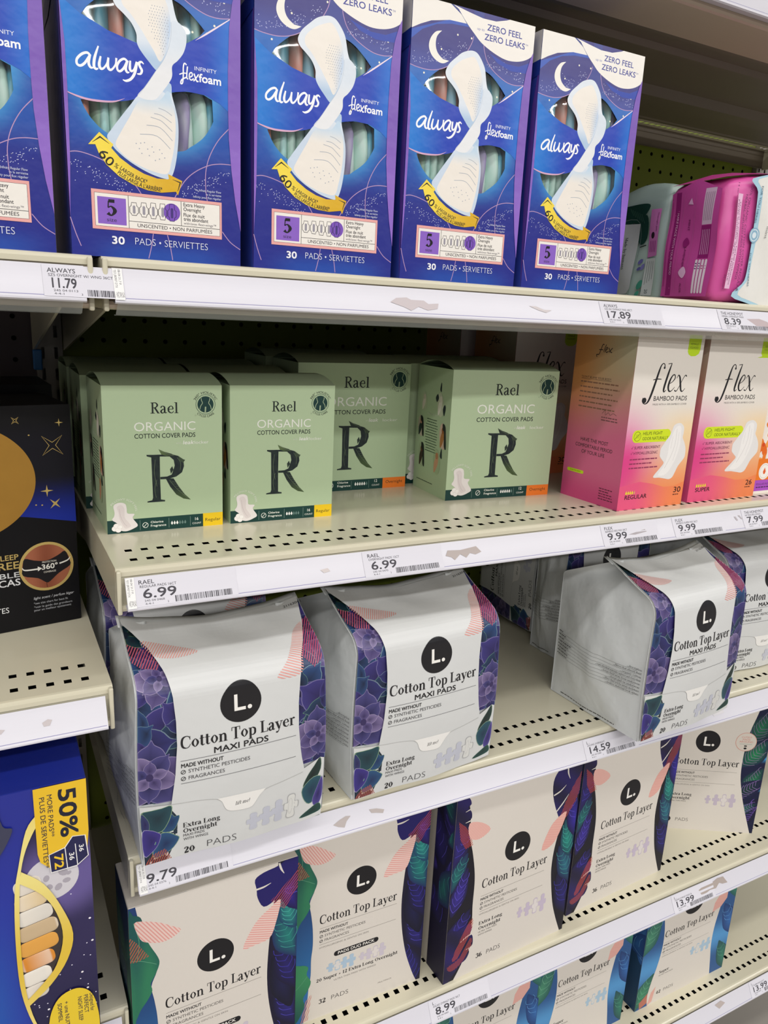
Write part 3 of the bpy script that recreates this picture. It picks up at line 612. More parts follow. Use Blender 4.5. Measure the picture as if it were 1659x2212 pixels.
    a.poly([(46.8,105.2),(42,99.3),(34.6,89.8),(28.7,81.9),(25.7,77.1),(28.1,72.8),(32.7,68.1),(41.3,62.4),(52.3,57.5),(62,55.1),(66.8,55.6),(69.8,61.5),(71.9,71.3),(73.1,82.3),(73.1,92.5),(71.6,100.3),(69.3,108.6),(67.9,116.1),(56.3,112)], bd, 1, 8)
    cream = '#efe8de'; a.poly([(48,102.3),(60.4,104.1),(66.5,110.9),(69.1,104.6),(71,96.9),(71.3,86.9),(70.1,76.5),(68,66.7),(65.1,58.5),(56.3,58.6),(45.9,61.5),(38.1,65.4),(32.7,70),(31.1,73.8),(34.7,80.9),(40.6,90.8)], lambda u, v: mix(lin(cream), lin('#c2d8ea'), ss(92, 108, v)), 1, 7)
    a.poly([(33.1,162.1),(36,167),(41.8,172.3),(47.6,176.8),(55,179.5),(60.3,179.3),(64.2,176.7),(68.2,171.9),(70.3,167.9),(71.3,163.7),(72.6,158.2),(74.4,154.1),(78.4,150.9),(79.8,147.3),(79.6,142.1),(77.5,135.9),(73.7,130.8),(69.9,126.9),(67.9,118),(59.3,122.3),(54.3,127),(49.5,132.3),(47.1,136.7),(46.8,142.3),(43.8,148),(39.3,152.2),(34.7,155.7),(32.8,159)], bd, 1, 8)
    a.poly([(38,160.6),(39,163.9),(43.3,168.4),(49.2,172.2),(57.4,175.4),(60.5,174.4),(63.7,170.4),(66.1,165.8),(68.3,160),(69.3,153.8),(69.1,147.4),(67.5,139.4),(64.6,131.9),(61.6,128.2),(57.9,134),(53.9,139.7),(49.1,146.5),(43.7,153),(39.1,157.1)], lambda u, v: mix(lin(cream), lin('#b4cdea'), ss(60, 70, u)*ss(168, 150, v)*.9), 1, 6)
    a.poly([(69.9,126.9),(69.7,121),(67.9,116.8),(62.6,109.5),(58,104.5),(52.6,103.4),(48,104.2),(46.6,105.6),(52.4,112.5),(59.1,122.3),(64.3,129.9),(67.9,138.2),(69.6,146.2),(69.9,153.6),(74.4,154),(78.4,150.9),(79.8,147.3),(79.6,142.1),(77.5,135.9),(73.7,130.8)], lambda u, v: mix(lin('#d9e2ec'), lin('#e9eaec'), ss(142, 120, v)), 1, 8)
    a.line([(46.8,105.2),(52.4,112.5),(59.1,122.3),(64.3,129.9),(67.9,138.2),(69.6,146.2),(69.8,153.2)], .3, '#b9c6d6')
    rnd = random.Random(9); pts = [(u + (.7 if j % 2 else 0), v) for j, v in enumerate([131+1.75*i for i in range(18)]) for u in [50+1.7*i for i in range(13)] if ((u-61.5+(v-150)*.12)/(1.5+5.6*ss(130,152,v)))**2 + ((v-148)/15.5)**2 < 1]
    a.dots(pts, .26, '#9aa0ac', 1.5, 0)
    for p in ([(57,95.6),(62,95),(68.6,91.5)], [(54.6,93),(60.5,92),(63.4,90.5),(69,86)], [(51.7,87.6),(60.8,87.2),(69,80)], [(47.2,81.4),(58.6,81.6),(67.4,74.6)], [(60,99.4),(64.5,98.4),(69,96)]): a.line(p, .4, '#a7adb8')
    a.dots([(44.5,75.2),(47.5,75.8),(50,76.4),(46.5,72.2),(52,72.6),(55,74.4),(48,69.4),(53,68.6),(56,71.2),(60,73.2),(57,66),(59.8,67.2),(61.6,71),(63.4,68.4)], .42, '#a3a8b6'); a.build('pad_picture', r, INK)
    # yellow arrow banner
    a = Art(); a.poly([(13.5,70.7),(20.8,79.1),(29.6,72.6),(28.1,70.2),(33.5,64.8),(41.3,59.9),(49.2,56.5),(58,54.5),(65.9,54.9),(65.4,58.3),(75.2,54.8),(72,45),(70.6,47.3),(60.6,45.6),(51.1,46.2),(41.6,48.7),(32.2,53.2),(24.5,59.5),(19.9,66.2),(18,71.2)], lambda u, v: mix(lin('#f6dc4a'), lin('#dcae22'), ss(20, 66, u)), 0, 5)
    a.line([(16.1,72.3),(21.2,76.2),(26.9,72.7)], [.2,1.2,.2], '#2a2420', 0); a.line([(68.4,55.1),(73.8,53.6),(71.9,47.8)], [.2,1.2,.3], '#2a2420', 0)
    a.text('60', 58.5, 95, 5.8, '#1f1a18', w=10.6, arc=(-48.8, 223), b=.012); a.text('%', 58.5, 95, 2.9, '#1f1a18', arc=(-46.4, 232.4), b=.01)
    a.text("LARGER BACK*", 58.5, 95, 2.6, '#262120', w=19.5, arc=(-45.3, 248), b=.015); a.text("PLUS LARGE À L'ARRIÈRE*", 58.5, 95, 2.6, '#262120', w=31.5, arc=(-48.6, 254.6), b=.015)
    a.build('arrow_banner', r, INK)
    # size panel
    a = Art(); a.rect(13.9, 18, 103.3, 43.4, '#e9a9a4'); a.rect(15.8, 20, 101.9, 41.4, '#3b3236'); a.rect(16, 20.2, 101.7, 41.2, '#f0ebe3')
    a.rect(17.6, 21.6, 36.3, 39, '#8b62c4'); blk = '#2a262b'
    for p in ([(37.9,20.2),(37.9,41.2)], [(74,25),(74,41.2)], [(37.9,24.9),(101.7,24.9)]): a.line(p, .35, blk, 0)
    a.text('5', 23.2, 27.4, 9.6, '#17131c', w=7, font='serif', thick=.24, thin=.07); a.text('size', 23.4, 23.4, 2.4, '#2c2340', w=6.4)
    a.ell(67.4, 33.3, 5.9, 5.9, '#7a51b8')
    for i, (u, h) in enumerate(((41.6,4.1),(48.2,4.6),(54.6,5.1),(61,5.3),(67.5,5.6))):
        a.line([(u-1.6,33+h),(u+1.6,33+h),(u+1.9,35),(u+2.9,34.2),(u+2.9,30.6),(u+1.9,29.8),(u+1.6,33-h),(u-1.6,33-h),(u-1.9,29.8),(u-2.9,30.6),(u-2.9,34.2),(u-1.9,35)], .4, '#37333a' if i < 4 else '#2b1c4c', 0, True); a.round(u-.9, 31.6-h*.4, u+.9, 33+h*.55, .8, '#9a96a0' if i < 4 else '#45307a')
    for t, v, h, w_ in (('Extra Heavy',38.2,2.5,15.2),('Overnight',35.1,2.5,12.4),('Flux de nuit',31.4,2.5,15),('très abondant',28.6,2.5,17.6)): a.text(t, 75.7, v, h*.95, blk, w=w_, b=.01)
    a.text('with/avec flexi-wings™', 75.7, 26.1, 1.6, '#6a656c', w=23.4); a.text('UNSCENTED • NON PARFUMÉES', 43.6, 21.4, 2.3, '#38343a', w=52.5)
    a.build('size_panel', r, INK)
    a = Art(); a.text('30', 26.3, 9.1, 4.8, '#f2f2f8', w=8.1, b=.035); a.text('PADS • SERVIETTES', 41.6, 9.7, 4.5, '#dfe2f2', w=51.2, b=-.012)
    for t, v in (('*vs. Infinity Regular Flow',49.4),('vs la serviette',47.1),('Infinity pour flux régulier',44.8)): a.text(t, 103, v, 1.5, '#d4d8ee', w=1.5*len(t)*.5, al='R')
    a.build('count_lettering', r, INK)
    # purple edge strips of the front, side panels
    a = Art(); pu = lambda u, v: mix(lin('#8f68c6'), lin('#7a56b4'), ss(60, 120, v))
    a.poly([(AW,189),(114.9,184),(111.6,173),(109.4,158),(108.4,130),(108.4,104),(108.8,86.8),(110.6,66),(113.4,45),(AW,24.6)], pu, 0, 9); a.poly([(0,156),(2.2,130),(2.4,100),(1.8,60),(0,24)], pu, 0, 9); a.build('edge_strip', r, INK)
    a = Art(); a.poly([(AD,0),(AD,184),(AD-6,150),(AD-7,90),(AD-3,30)], '#5d3f98'); a.poly([(0,AH),(0,176),(40,180),(AD,186),(AD,AH)], '#cfcac4'); a.poly([(0,176),(40,180),(AD,186),(AD,174),(40,164),(0,166)], '#23388e'); a.build('side_print', r, INK, side_left(AD))
    return r
tall = make_tall_box(); TL = ['second tall blue box from the left, straddling the two shelf bays', 'third tall blue box from the left', 'tall blue box second from the right end of its row', 'rightmost tall blue box, next to the green and white pack', 'leftmost tall blue box, cut off by the picture edge']
for i, (x, y, rz) in enumerate(((-.0172,.0105,-.4),(.1105,.010,0),(.2365,.010,0),(.3625,.010,0),(-.1445,.0102,0))):
    o = tall if i == 0 else copy_tree(tall, (0,0,0))
    o.location = (x, y, Z1); o.rotation_euler.z = math.radians(rz); tag(o, TL[i], 'pad box', 'tall blue boxes on the top shelf')
# ================================================================ sage green boxes with a bowed lid
def make_green_box(W_, H_, D_, count, size, scol, drops, k, px):
    """k: scale of the print against the small box; px(u) places small-box columns on this front"""
    r = empty('green_pad_box'); g0, g1 = lin('#a3b894'), lin('#aabf98'); paint(bmobj('body', boxm(0,W_/1000,0,D_/1000,0,H_/1000, skip='t', bev=0), MATTE, r), '#b4c8a3')
    n = 10; V = []; F = []
    for i in range(n+1):
        t = i/n; V += [(0, t*D_/1000, H_/1000 + .0075*math.sin(math.pi*t)**.8), (W_/1000, t*D_/1000, H_/1000 + .0075*math.sin(math.pi*t)**.8)]
        if i: F.append((2*i-2, 2*i-1, 2*i+1, 2*i))
    paint(mesh('lid', V, F, MATTE, r, True), '#b0c39f'); paint(mesh('inner_flap', [(0,.002,H_/1000-.001),(W_/1000,.002,H_/1000-.001),(W_/1000,D_/1000,H_/1000-.001),(0,D_/1000,H_/1000-.001)], [(0,1,2,3)], MATTE, r), '#8ea07f')
    s = H_/128; ink = '#1d2624'; dk = '#123c37'; wh = '#eceee4'
    a = Art(); a.rect(0, 0, W_, 12, dk); a.rect(px(83.3), 0, W_, 12.2, scol); a.text(size, (px(83.3)+W_)/2, 4.6*k, 2.9*k, '#2b2a1c', w=15.5*(1.42 if len(size) > 7 else .92), al='C')
    for u in (27.4, 52.5, 71.7): a.line([(px(u), 1.5), (px(u), 10.5)], .3, '#7f958c', 0)
    a.ring(px(32), 5.6*k, 2.3*k, 2.3*k, .45*k, wh); a.line([(px(32)-1.5*k, 4*k), (px(32)+1.5*k, 7.2*k)], .45*k, wh, 0)
    a.text('Chlorine', px(36.6), 6.9*k, 1.9*k, wh, w=11*k, b=.02); a.text('Fragrance', px(36.6), 3.6*k, 1.9*k, wh, w=13.4*k, b=.02)
    for i in range(6):
        u = px(55.2)+i*2.35*k; a.poly([(u,7.6*k),(u+.95*k,5.6*k),(u+.6*k,4.4*k),(u,4.1*k),(u-.6*k,4.4*k),(u-.95*k,5.6*k)], '#f3f3ee' if i < drops else '#66807a')
    a.text(count, px(77.5), 6.4*k, 2.6*k, wh, al='C', b=.015); a.text('COUNT', px(77.5), 2.8*k, 1.6*k, wh, w=8.2*k, al='C'); a.build('size_strip', r, MATTE)
    V_ = lambda v: v*s if s > 1.05 else v
    a = Art(); a.text('Rael', px(39.3), 104.4*s if s < 1.05 else 116.2, 9.1*(1 if s < 1.05 else 1.28), ink, w=23.7*(1 if s < 1.05 else 1.29), font='serif', thick=.15, thin=.055)
    a.text('ORGANIC', px(25.3), 89.2 if s < 1.05 else 95.8, 7.5*(1 if s < 1.05 else 1.3), wh, w=52.3*(1 if s < 1.05 else 1.43), b=-.002); a.text('COTTON COVER PADS', px(25.4), 82.9 if s < 1.05 else 86.8, 3.9*k, ink, w=52*(1 if s < 1.05 else 1.42), b=.006)
    y0 = 76.6 if s < 1.05 else 77.9; a.text('with', px(60.2), y0+.4, 1.9*k, '#cfd8c4', w=4.8*k); a.text('leak', px(66.4), y0, 3.2*k, wh, w=9.4*k, sk=.22, b=.02); a.text('locker', px(76.6) if s < 1.05 else 103.5, y0, 2.7*k, wh, w=12.6*k*(1 if s < 1.05 else 1.25)); a.build('lettering', r, MATTE)
    a = Art(); cu, cv = px(86.9), (111.4 if s < 1.05 else 125); q = k*1.02     # round emblem
    a.ell(cu, cv, 7*q, 7*q, '#143b38'); a.ring(cu, cv, 8.4*q, 8.4*q, .35, '#2a4a44'); lt = '#a8bb98'
    for sg in (-1, 1): a.line([(cu+sg*3.7*q,cv+5.4*q),(cu+sg*3.5*q,cv+3.4*q),(cu+sg*2.7*q,cv+1.2*q),(cu+sg*4.3*q,cv-1.4*q),(cu+sg*5*q,cv-4.4*q)], .55*q, lt)
    a.poly([(cu-.6*q,cv-2*q),(cu+.6*q,cv-2*q),(cu+.25*q,cv-6.8*q),(cu-.9*q,cv-6.8*q)], lt); a.rect(cu-9.4*q, cv-10*q, cu-8*q, cv-8.6*q, lt)
    a.text('360° HOLISTIC', cu, cv, 1.9*q, ink, w=22*q, arc=(9.3*q, 90)); a.text('CYCLE CARE', cu, cv, 1.9*q, ink, w=17*q, arc=(-11.2*q, 270)); a.build('emblem', r, MATTE)
    a = Art(); R_ = lambda u, v: (px(43+(u-43)), v*(1 if s < 1.05 else 1.09)) if s < 1.05 else (55.5+(u-40.5)*1.17, 24.4+(v-26.2)*1.175)
    L = lambda pts: [R_(*p) for p in pts]; dkR = lambda u, v: mix(lin('#141d26'), lin('#25332f'), .5+.5*math.sin(u*.9+v*.55)*math.sin(v*.33-u*.4))
    a.poly(L([(39.8,68.3),(34.8,68.5),(35,67.2),(38.8,66),(39.3,30),(38.5,27.8),(34.4,27),(34.3,26),(49.6,26),(49.6,27.2),(46,28),(45.8,47),(46,66.4),(48,68.2)]), dkR, 0, 4)
    a.poly(L([(46,68.2),(56,68.2),(62,66.4),(66.4,62.9),(66.9,57),(65,51.5),(60,48),(53,46.2),(46,46.2),(46,48.3),(52,48.4),(56,50),(57.6,54.2),(58.8,58),(58,63),(54.5,66.2),(46,66.6)]), dkR, 0, 4)
    a.poly(L([(50.6,46.8),(57.5,46.4),(62,38.6),(67,31.4),(72.4,26),(66,27.4),(59.6,31.6),(54.4,39)]), lambda u, v: mix(dkR(u, v), lin('#4c6038'), ss(40*s, 26*s, v)*.8), 0, 4)
    a.poly(L([(45.2,73),(50,70.6),(56,68.6),(60,66.2),(52,66.6),(47.4,68.4)]), lambda u, v: mix(lin('#5d7046'), lin('#26332c'), ss(46, 58, u)), 0, 3); a.poly(L([(62,66.4),(66.4,63.2),(68,62.6),(66.2,60),(63,62)]), '#3c4b38'); a.poly(L([(57.6,54.2),(55.2,50.6),(54.6,54.8),(56.6,57.4)]), '#26332e')
    for p in ([(46,72.4),(52,69),(58,66.8)], [(54,45),(60,37),(70,27.4)], [(61,65),(64,60),(63.5,54)], [(42,64),(41,52),(43,40)], [(43,46),(41,38),(42,30)]): a.line(L(p), .25, '#6f7f62')
    for i in range(7): a.line(L([(56+i*1.5,43.5-i*2.1),(59+i*1.5,43-i*2.1)]), .18, '#63735a', 0)
    a.build('leaf_monogram', r, MATTE)
    a = Art(); po = (0, 0) if s < 1.05 else (1.5, 2.5); P = lambda pts: [((u+po[0])*k, (v+po[1])*k) for u, v in pts]    # pad and cotton picture
    a.poly(P([(5.6,24.6),(8,27),(12,27.6),(15.6,26),(16.6,22),(17.2,17.6),(22.9,16.6),(21.4,13),(25.4,6.4),(22,3.6),(16,1.6),(11,2.6),(9.4,6),(8,9.4),(4.2,12.6),(5.8,15.6),(6.4,19)]), '#eae3e0', 1)
    a.poly(P([(8.4,23.6),(12,25.4),(14.6,22),(14.8,14),(18,9),(19.6,5.8),(15,4),(12.4,8),(10.4,13),(9.6,19)]), '#dfd5d3', 1); a.line(P([(10.4,22),(11.4,15),(14,9),(16.4,6)]), .4*k, '#cbbfbe')
    for u, v, q in ((6.2,4.6,2.6),(9,3.2,2.4),(7.4,7,2.3),(10.4,5.8,2)): a.ell((u+po[0])*k, (v+po[1])*k, q*k, q*k*.9, '#f6f2ee'); a.ring((u+po[0])*k, (v+po[1])*k, q*k, q*k*.9, .2*k, '#d9cfcb')
    a.text('PILLOWY SOFT FEEL', (13.2+po[0])*k, (19+po[1])*k, 1.7*k, '#e6eadc', w=27*k, arc=(10.6*k, 72)); a.build('pad_picture', r, MATTE)
    a = Art(); D = D_; f = D/90; gr = '#2c4836'; q = H_/128                             # left side: small painted figures
    def blob(u, v, w, h, c1, c2, c3, hair):
        a.ell(u*f, v*q, w*f, h*q, c1, 10); a.poly([(u*f+x*w*f, v*q+y*h*q) for x, y in ((-.6,-.9),(.1,-.5),(.5,.1),(.3,.7),(-.2,.4),(-.7,-.2))], c2, 1); a.ell(u*f, (v+h*.45)*q, w*.4*f, h*.26*q, c3)
        if hair: a.poly([(u*f+x*w*f, v*q+y*h*q) for x, y in ((-.2,.95),(.6,.8),(.95,0),(1.1,-.9),(.5,-.7),(.3,.3),(-.1,.5))], '#15181a', 1)
    blob(20,92,7,10,'#b9c4a4','#e0d4c6','#cfc3b2',0); blob(63,92,8,12,'#c9cdb4','#efe9de','#e0d8cc',0); a.poly([((50+x)*f,(98+y)*q) for x, y in ((0,0),(5,4),(8,0),(4,-4))], '#122029', 1); a.poly([((70+x)*f,(88+y)*q) for x, y in ((0,0),(4,5),(7,2),(4,-6))], '#122029', 1); a.poly([((60+x)*f,(107+y)*q) for x, y in ((0,0),(3,7),(4,-2))], '#122029', 1)
    blob(14,66,8,11,'#c2b7a4','#2a3a36','#c58f78',1); blob(74,62,8.5,13,'#d9b9a8','#b5763f','#9a5a30',1); blob(20,37,8,13,'#a9b795','#3b2a22','#5c3522',1); blob(62,35,9,13,'#a7ba92','#cf9a78','#b97f58',0); a.poly([((70+x)*f,(42+y)*q) for x, y in ((0,0),(3,8),(5,-2))], '#122029', 1)
    a.lines(27*f, 75*q, 60*f, 13, 2.7*q, .9*q, gr, al='C'); a.text('Healthy Cycle Care', 44*f, 80*q, 2*q, '#d5dccb', w=26*f, al='C'); a.lines(10*f, 10*q, 66*f, 1, 1, .9*q, gr)
    a.build('side_print', r, MATTE, side_left(D)); return r
gsm = make_green_box(101.6, 128, 90, '16', 'Regular', '#efc81e', 3, 1.0, lambda u: u)
PXT = ((0,0),(25.2,32.5),(27.4,33.5),(39.2,54),(52.5,66.9),(60.6,82.4),(71.7,89.1),(77.5,98),(83.3,107),(86.9,122.6),(102,137))
def px_big(u):
    for (a, b), (c, d) in zip(PXT, PXT[1:]):
        if u <= c: return b + (d-b)*(u-a)/(c-a)
    return u*1.345
gbg = make_green_box(137, 142.5, 80, '12', 'Overnight', '#ef7d2a', 5, 1.2, px_big)
def put(o, first, loc, rz, label, cat, group):
    c = o if first else copy_tree(o, (0,0,0))
    c.location = loc; c.rotation_euler = (0, 0, math.radians(rz)); return tag(c, label, cat, group)
GG = 'sage green pad boxes'
put(gsm, 1, (.008,.095,Z2), .5, 'front left sage green box with a yellow Regular corner, at the shelf end', 'pad box', GG)
put(gsm, 0, (.117,.096,Z2), -1.2, 'sage green box with yellow Regular corner, second from the shelf end in front', 'pad box', GG)
put(gsm, 0, (.002,.190,Z2), 0, 'sage green box peeking out behind the front left yellow cornered one', 'pad box', GG)
put(gsm, 0, (.107,.192,Z2), 0, 'sage green box hidden behind the second yellow cornered one, lid showing', 'pad box', GG)
put(gsm, 0, (.000,.286,Z2), 0, 'back left sage green box, only its lid showing in the dark', 'pad box', GG)
put(gsm, 0, (.105,.288,Z2), 0, 'sage green box third deep behind the second yellow cornered one', 'pad box', GG)
put(gbg, 1, (.2185,.190,Z2), 0, 'sage green box with orange Overnight corner, standing behind the yellow cornered ones', 'pad box', GG)
put(gbg, 0, (.364,.114,Z2), -3.4, 'large sage green box with orange Overnight corner, standing alone right of the gap', 'pad box', GG)
put(gbg, 0, (.3585,.203,Z2), 0, 'sage green box behind the lone orange cornered one, a narrow strip showing', 'pad box', GG)
put(gbg, 0, (.215,.285,Z2), 0, 'deepest sage green box, its bowed lid showing above the Overnight one', 'pad box', GG)
# ================================================================ gradient boxes
def make_gradient_box(W_, count, size, drops):
    D_, H_ = 89.5, 190.; r = empty('gradient_pad_box'); paint(bmobj('body', boxm(0,W_/1000,0,D_/1000,0,H_/1000), MATTE, r), '#dc6a8a'); x = W_/102
    def fr(u, v):
        w, pk, orr, cr = lin('#e3dcd2'), lin('#da3f86'), lin('#ec8a4f'), lin('#efd2a6'); u = u/x
        c = mix(w, cr, ss(120, 85, v)*ss(20, 95, u)); c = mix(c, mix(lin('#e38fb4'), pk, ss(100, 55, v)), ss(140, 70, v)*ss(75, 5, u+(v-70)*.25)); c = mix(c, mix(orr, lin('#e5707c'), ss(70, 5, u)), ss(92, 14, v)*.95*ss(-10, 60, u + (45-v)*.5)); return c
    a = Art(); a.rect(0, 0, W_, H_, fr, 7); wv = [(0,0),(0,26.8),(29.7*x,30.8),(51*x,27.2),(69*x,22.4),(86*x,22.6),(W_,27),(W_,0)]
    a.poly(wv, lambda u, v: mix(lin('#e2557f'), lin('#ec8552'), ss(20, 90, u/x)), 0, 7); front = a.build('front_print', r, MATTE)
    k = '#1d1b1e'; a = Art(); o = (W_-102)*.25
    T = lambda pts: [(u+o, v) for u, v in pts]
    f1 = T([(44.6,154.4),(44.2,157.8),(41.8,159),(39,156.6),(36.6,150),(33,137.5),(29.5,126.5),(26.2,119.2),(22.6,116.4),(19,117),(17.2,119.6),(18.2,122.6)])
    a.line(f1, [1.6,1.2,1,1.6,2.6,3,3,2.4,1.2,.9,1.4,2], k); a.ell(20.2+o, 120, 3, 3, k); a.ell(44.4+o, 154.6, 1.4, 1.4, k); a.line(T([(29.4,141.6),(36,142.6),(42,142.4)]), [.8,1.1,.8], k)
    a.line(T([(55.2,159.4),(52,150),(48.4,137),(47.4,131),(48.6,129),(51.4,131)]), [1,2.6,3,2.6,1.4,.6], k); a.line(T([(49.6,158.6),(55.2,159.4)]), .8, k)
    a.line(T([(54.6,137.4),(59.4,139.6),(63,143.6),(62,147),(58.8,146.4),(55.4,141),(54,134.6),(55.8,130),(59.4,129.8),(64.2,134)]), [.7,.9,1.4,1.2,1.4,2.6,2.8,2,1,.6], k)
    a.line(T([(65.6,143.4),(68,146.8),(70.6,144),(72.6,137),(74.6,130.6),(77.4,129.4),(80.8,132.6)]), [.6,1.2,2.4,2.8,2.2,1,.6], k); a.line(T([(81,145.4),(79,146.8),(76,143.6),(71,134.4),(67.4,129.6),(64.4,130.6)]), [1.6,1,.8,.8,1,1.6], k)
    a.text('BAMBOO PADS', 34+o, 119.4, 5, k, w=52.3*1.0, b=.006); a.text('MADE WITH A 100% BAMBOO COVER', 33.6+o, 114.6, 1.9, '#4e4a4c', w=53.4); a.build('brand_lettering', front, MATTE)
    a = Art(); a.poly([(76.9*x,H_),(76.9*x,172),(79*x,169),(83,167.2),(90*x,167.4),(95*x,170),(96.6*x,174),(97*x,H_)], '#b9d81c'); a.text('FEMALE', 86.6*x, 179, 2.2, '#5d6d16', w=12, al='C'); a.text('FOUNDED', 86.6*x, 175.4, 2.2, '#5d6d16', w=13, al='C'); a.build('founder_tab', front, MATTE)
    a = Art(); a.round(9.4*x, 74.6, 68.6*x, 88.2, 6, '#cfe022'); a.ring(17*x, 81.4, 5, 5, .5, '#5b6a18'); a.line([(13.6*x,78.4),(20.4*x,84.6)], .5, '#5b6a18', 0)
    for i in range(3): a.line([((14.6+i*2.2)*x,79.4),((15+i*2.2)*x,81.6),((14.6+i*2.2)*x,83.8)], .4, '#5b6a18')
    a.text('HELPS FIGHT', 25.2*x, 82.6, 3.4, '#3c4214', w=30*x); a.text('ODOR NATURALLY', 25.2*x, 77, 3.4, '#3c4214', w=40*x); a.build('odor_badge', front, MATTE)
    a = Art(); X = lambda pts: [(u*x, v) for u, v in pts]; body = X([(70,86),(72,91.5),(77,94),(83,94),(88.6,89.7),(89.4,83),(89,77.7),(93,72),(96.2,65.3),(97,58),(95.6,53.7),(88.1,45.7),(84,38),(80.9,33),(76,31),(69,32),(60,33.6),(49.7,34.9),(58.4,44.2),(63.6,50),(60,54),(56.1,57.9),(55.6,62),(56,66.9),(60,72),(62.7,75.6),(67,80)])
    a.poly(body, '#e4e1df', 1); a.poly(X([(73,85),(78,91),(84,90),(85.5,80),(86,68),(82,54),(74,41),(66,36),(57,37),(64,46),(68,58),(69,72)]), '#eeebe8', 1); a.line(X([(78,88),(78,72),(74,58),(66,44)]), .5, '#c9c4c3'); a.line(X([(82,84),(82,68),(78,52)]), .4, '#cfcaca'); a.line(X([(73,80),(72,66)]), .4, '#cfcaca'); a.build('pad_picture', front, MATTE)
    a = Art(); mk = '#6d2a4a'
    for v, t, w in ((68.8,'SUPER ABSORBENT',40),(62.8,'HYPOALLERGENIC',37)): a.text(t, 14.5*x, v-1.2, 3, mk, w=w*x); a.line([(10.2*x,v+.4),(11.2*x,v-1),(12.8*x,v+2)], .4, mk, 0)
    for v, w in ((55.6,42),(50.8,34),(46,44)): a.lines(10*x, v, (10+w)*x, 1, 1, 1.7, '#8e3558', rag=0)
    for i in range(5):
        u = (11+i*3.1)*x; a.poly([(u,21.6),(u+1.2,19),(u+.8,17.6),(u,17.2),(u-.8,17.6),(u-1.2,19)], '#e6e02a' if i < drops else '#d9a26a')
    a.text(size, 9.7*x, 11.9, 4.6, '#33131f', w=33.8 if len(size) > 6 else 25, b=.012); a.text(count, 86.4*x, 15, 6.2, '#43201a', w=11.4, b=.012); a.lines(86*x, 11.8, 95*x, 1, 1, 1.5, '#6e3a2a', rag=0); a.build('claim_lettering', front, MATTE)
    def sd(u, v):
        c = mix(lin('#b9a787'), lin('#cf8a4e'), ss(60, 10, u)); c = mix(c, lin('#c9955f'), .3); return mix(c, mix(lin('#d2668c'), lin('#c94a7e'), ss(40, 5, v)), ss(150, 60, v - (u-40)*.25))
    a = Art(); a.rect(0, 0, D_, H_, lambda u, v: mix(sd(u, v), lin('#b4b49c'), ss(120,185,v)*ss(45,85,u)*.8), 7); c = D_; m = '#2c2327'
    a.lines(D_-75.8, 132.8, D_-16, 6, 5.5, 1.9, '#8a6350', rag=.2); a.text('"DON\'T BLAME YOUR BODY.', D_-75.8, 137.6, 2.4, m, w=46); a.line([(D_-75.8,136.8),(D_-30,136.8)], .3, m, 0)
    a.line([(D_-38,101.6),(D_-34,105.5),(D_-33,100.6),(D_-29,103.6),(D_-26,101),(D_-22,103.4),(D_-17,101.6)], .45, '#4a2c30'); a.lines(D_-38.6, 97, D_-13, 2, 3, 1.6, '#7a4a50')
    for t, v, w in (('HAVE THE MOST',67.6,42.4),('COMFORTABLE PERIOD',60.6,57),('OF YOUR LIFE',53.9,35.4)): a.text(t, D_-45, v, 3.9, m, w=w, al='C', b=.008)
    a.round(D_-82.4, 29.8, D_-56, 33.6, 1.6, '#c5de22'); a.text('SCAN TO LEARN', D_-69.2, 31, 1.6, '#4c5a14', w=17, al='C'); a.lines(D_-29.4, 19, D_-7.5, 5, 2.9, 1.5, '#6a2440', rag=.35)
    for p in ([(D_-55.5,161.4),(D_-56.6,164),(D_-53,164.6),(D_-50.6,170),(D_-48.6,175),(D_-46.4,175)],[(D_-53.4,169.4),(D_-47.6,169.6)],[(D_-43.4,175.4),(D_-46,169),(D_-45.4,167)],[(D_-43.6,169),(D_-41,171.4),(D_-42.6,172.4),(D_-44,169),(D_-42,167),(D_-39.6,168.6)],[(D_-39.4,172.2),(D_-36.6,168),(D_-34,167.4)],[(D_-34,172.2),(D_-38.6,167.4)]): a.line(p, .9, m)
    a.build('side_print', r, MATTE, side_left(D_)); return r
g30 = make_gradient_box(102, '30', 'REGULAR', 4); g26 = make_gradient_box(118, '26', 'SUPER', 5); GQ = 'pink and orange gradient boxes'
put(g30, 1, (.524,.017,Z2), 1.6, 'pink to orange gradient box reading 30 REGULAR, its printed left side showing', 'pad box', GQ)
put(g26, 1, (.6385,.022,Z2), .7, 'pink to orange gradient box reading 26 SUPER', 'pad box', GQ)
put(g30, 0, (.513,.206,Z2), 0, 'gradient box in the shade behind the lone sage green one, black logo half covered', 'pad box', GQ)
put(g30, 0, (.500,.312,Z2), 0, 'deepest gradient box in the dark at the back of its shelf', 'pad box', GQ)
